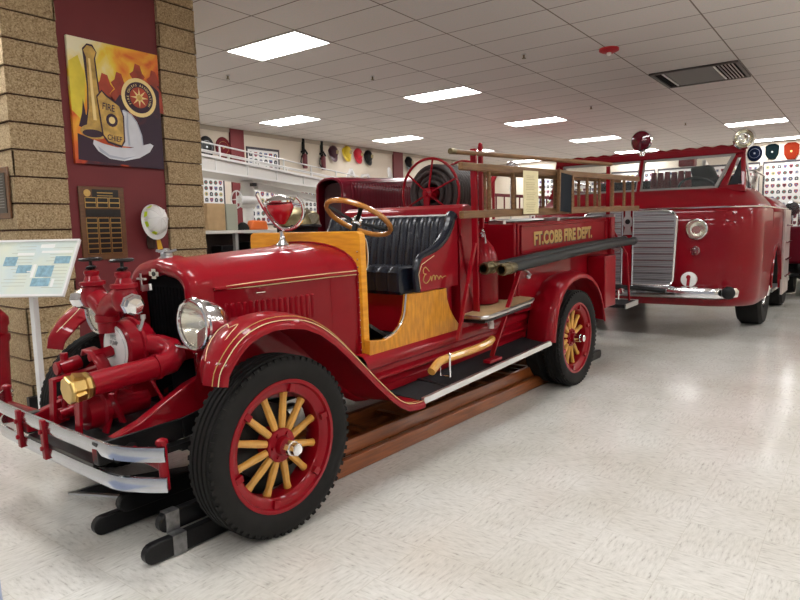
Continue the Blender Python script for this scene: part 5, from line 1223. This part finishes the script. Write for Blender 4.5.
# windshield: header, pillars, divider, panes
XW0, XW1, ZW0, ZW1 = .36, .52, 1.80, 2.215
MB().box((XW1-.04,-1.17,ZW1), (XW1+.06,1.17,ZW1+.085)).build('header_beam', RED2, CT, bevel=.015)
MB().prism([Vector((XW1+.07,y,z)) for y, z in [(1.17,ZW1+.05)]+[(1.17-2.34*k/52, ZW1+.10+.022*abs(math.sin(PI*k/4))) for k in range(53)]+[(-1.17,ZW1+.05)]], (.02,0,0)).build('scalloped_canopy_edge', RED2, CT, smooth=0)
sl_ = MB()
def fq(y0_, z0_, y1_, z1_, w_=.03): 
    xa = XW0+(XW1-XW0)*(z0_-ZW0)/(ZW1-ZW0); xb = XW0+(XW1-XW0)*(z1_-ZW0)/(ZW1-ZW0)
    return MB().beam((xa,y0_,z0_), (xb,y1_,z1_), w_, w_, (1,0,0))
for s in (-1, 1):
    fo_ = [(s*.02,ZW0+.02),(s*.02,ZW1-.01),(s*1.06,ZW1-.01),(s*.90,ZW0+.02)]
    wf = MB()
    for (a, b_) in zip(fo_, fo_[1:]+fo_[:1]): q = fq(a[0],a[1],b_[0],b_[1],.035); wf.add(q.v, q.f)
    wfo = wf.build('windshield_frame', mat('dull_window_frame', (.22,.20,.19), .45, .6) if s < 0 else bpy.data.materials['dull_window_frame'], CT, smooth=0)
    def xat(z): return XW0+(XW1-XW0)*(z-ZW0)/(ZW1-ZW0)
    MB().prism([Vector((xat(z),y,z)) for y, z in fo_], (.006,0,0)).build('windshield_glass', WGLASS, wfo, smooth=0)
    # red A pillar wedge and quarter window
    MB().prism([Vector((xat(z)+.0,s*y,z)) for y, z in ((.92,ZW0-.02),(1.08,ZW1+.01),(1.17,ZW1+.01),(1.17,ZW1-.05),(1.10,ZW1-.05),(1.02,ZW0+.04),(1.20,ZW0+.04),(1.22,ZW0-.04))], (.05,0,0)).build('front_pillar', RED2, CT, smooth=0)
    MB().beam((XW0+.06,s*1.19,ZW0-.05), (XW1+.02,s*1.155,ZW1+.05), .05, .06, (1,0,0)).build('corner_pillar', RED2, CT, bevel=.01)
    MB().prism([Vector((xat(z)+.03,s*y,z)) for y, z in ((1.04,ZW0+.05),(1.13,ZW1-.06),(1.16,ZW1-.06),(1.17,ZW0+.05))], (.006,0,0)).build('quarter_glass', mat('smoked_glass', (.02,.025,.03), .08) if s < 0 else bpy.data.materials['smoked_glass'], CT, smooth=0)
    # door window frame and side glass
    MB().tube([Vector((XW1+.05,s*1.17,2.2)), Vector((XW1+.28,s*1.19,1.95)), Vector((XW1+.42,s*1.2,1.72))], .016, 6).build('side_brace', CHROME, CT)
    MB().prism([Vector((x,s*1.21,z)) for x, z in ((1.1,1.68),(1.95,1.68),(1.95,2.02),(1.15,2.04))], (0,.006,0)).build('door_glass', WGLASS, CT, smooth=0)
    MB().tube([Vector((x,s*1.21,z)) for x, z in ((1.1,1.66),(1.95,1.66),(1.95,2.02),(1.15,2.04))], .014, 6, closed=True).build('door_glass_frame', CHROME, CT)
    MB().tube([(1.0,s*1.22,1.70),(1.0,s*1.25,1.95),(1.05,s*1.2,2.02)], .014, 6).build('grab_handle', CHROME, CT)
    MB().tube([Vector((1.05,s*1.15,1.66)), Vector((1.6,s*1.22,1.68)), Vector((2.4,s*1.22,1.66))], .035, 8).build('cockpit_rim', CHROME, CT)
MB().beam((XW0,0,ZW0), (XW1,0,ZW1), .04, .05, (1,0,0)).build('windshield_divider', RED2, CT)
MB().box((.45,-1.1,1.70), (1.0,1.1,1.74)).build('dashboard', BLACK, CT)
for s in (-1, 1): MB().box((1.5,s*.55-.4,1.30), (1.65,s*.55+.4,2.02)).build('seat_backrest', CANVAS, CT, bevel=.05)
MB().torus((1.05,-.55,1.85), .22, .014, (.6,0,.8), 28, 8).beam((1.05,-.77,1.85),(1.05,-.33,1.85),.03,.012).build('steering_wheel', BLACK, CT)
bc_ = MB().lathe([(-.02,0),(-.015,.06),(0,.118)], (.42,0,2.46), (1,0,0), 28, cap=False).build('beacon_lens', RGLASS, CT)
MB().lathe([(0,.122),(.02,.135),(.05,.13),(.14,.10),(.20,.05),(.21,0)], (.42,0,2.46), (1,0,0), 28, cap=False).cyl((.50,0,2.27),(.50,0,2.35),.04).build('beacon_housing', CHROME, CT)
sp2 = MB().lathe([(0,.105),(.02,.125),(.04,.118),(.12,.07),(.15,0)], (.42,-1.17,2.37), (1,-.05,0), 28, cap=False).cyl((.50,-1.17,2.25),(.50,-1.17,2.30),.02).build('spotlight', CHROME, CT)
MB().lathe([(0,.105),(.05,.07),(.07,0)], (.42,-1.17,2.37), (1,-.05,0), 24, cap=False).build('spotlight_reflector', LINER, sp2); MB().torus((.405,-1.17,2.37), .055, .010, (1,-.05,0), 20, 6).build('spotlight_ring', CHROME, sp2)
MB().box((2.9,-.12,2.3), (3.1,.12,2.5)).build('red_roof_light', RED2, CT, bevel=.02)
# coats and ladders in the open cab
cr = MB()
for k in range(6): cr.tube([(1.45,.10-.09*k,2.12-.01*(k%2)), (1.44,.10-.09*k,1.95), (1.46+.01*(k%3),.11-.09*k,1.45)], [.035,.05,.06], 8)
ct = cr.build('hanging_coats', DARKRED, smooth=60); ct.location = (MX, MY, 0); tag(ct, 'dark red turnout coats hung behind the modern truck windshield', 'coats')
la = empty('aluminium_ladder', (MX, MY, 0), 'aluminium ladder rack standing in the open bed behind the modern truck windshield', 'ladder')
for yy in (-.35,-.80):
    MB().beam((2.45,yy,1.45), (4.9,yy,2.35), .05, .08).build('rail', ALU, la); MB().beam((2.45,yy,2.30),(4.6,yy,1.75),.05,.08).build('rail', STEEL, la)
for k in range(7): q = Vector((2.6+.36*k,0,1.51+.132*k)); MB().cyl(q+Vector((0,-.8,0)), q+Vector((0,-.35,0)), .018, n=8).build('rung', ALU, la)
tp = MB().prism([Vector((2.12,y,z)) for y, z in ((-.42,1.42),(-.22,2.22),(-.50,2.24),(-.86,1.42))], (.25,0,0)).build('folded_tarp', CANVAS, bevel=.04)
tp.location = (MX, MY, 0); tag(tp, 'black folded canvas tarp behind the middle of the modern truck windshield', 'tarp')

# ================================================================== dark red truck at the far right edge
FT = empty('far_red_truck', (13.4, .45, 0), 'dark red truck at the right edge, past the modern cab', 'fire truck')
MB().box((0,-.8,.62), (5.2,.78,1.30)).build('body', MAROON, FT, bevel=.05)
MB().box((.3,-.6,1.30), (1.6,.6,1.48)).build('hood', MAROON, FT, bevel=.05)
MB().box((-.2,-.95,.40), (5.2,.95,.46)).build('running_board', BLACK, FT); MB().box((-.21,.95,.39), (5.2,.97,.47)).build('edge_trim', ALU, FT)
for x in (.8, 4.2):
    for s in (-1, 1): MB().lathe([(-.12,.28),(-.12,.44),(0,.47),(.10,.44),(.10,.3),(.04,.28),(.04,0)], (x,s*.78,.47), (0,s,0), 32).build('wheel', RUBBER, FT)
MB().cyl((.2,.84,1.05), (2.4,.84,1.05), .055, n=14).build('hard_hose', BLACK, FT)
for x in (.3,.9,1.5): MB().cyl((x,.79,.85), (x,.86,.85), .05, n=14).build('brass_outlet', BRASS, FT)
MB().tube([(.1,.7,1.3),(.1,.7,1.75),(1.4,.7,1.75),(1.4,.7,1.3)], .018, 8).build('grab_rail', CHROME, FT)
MB().lathe([(0,.12),(.03,.13),(.18,.05),(.2,0)], (.0,.70,1.62), (1,0,0), 20).build('lamp', CHROME, FT)
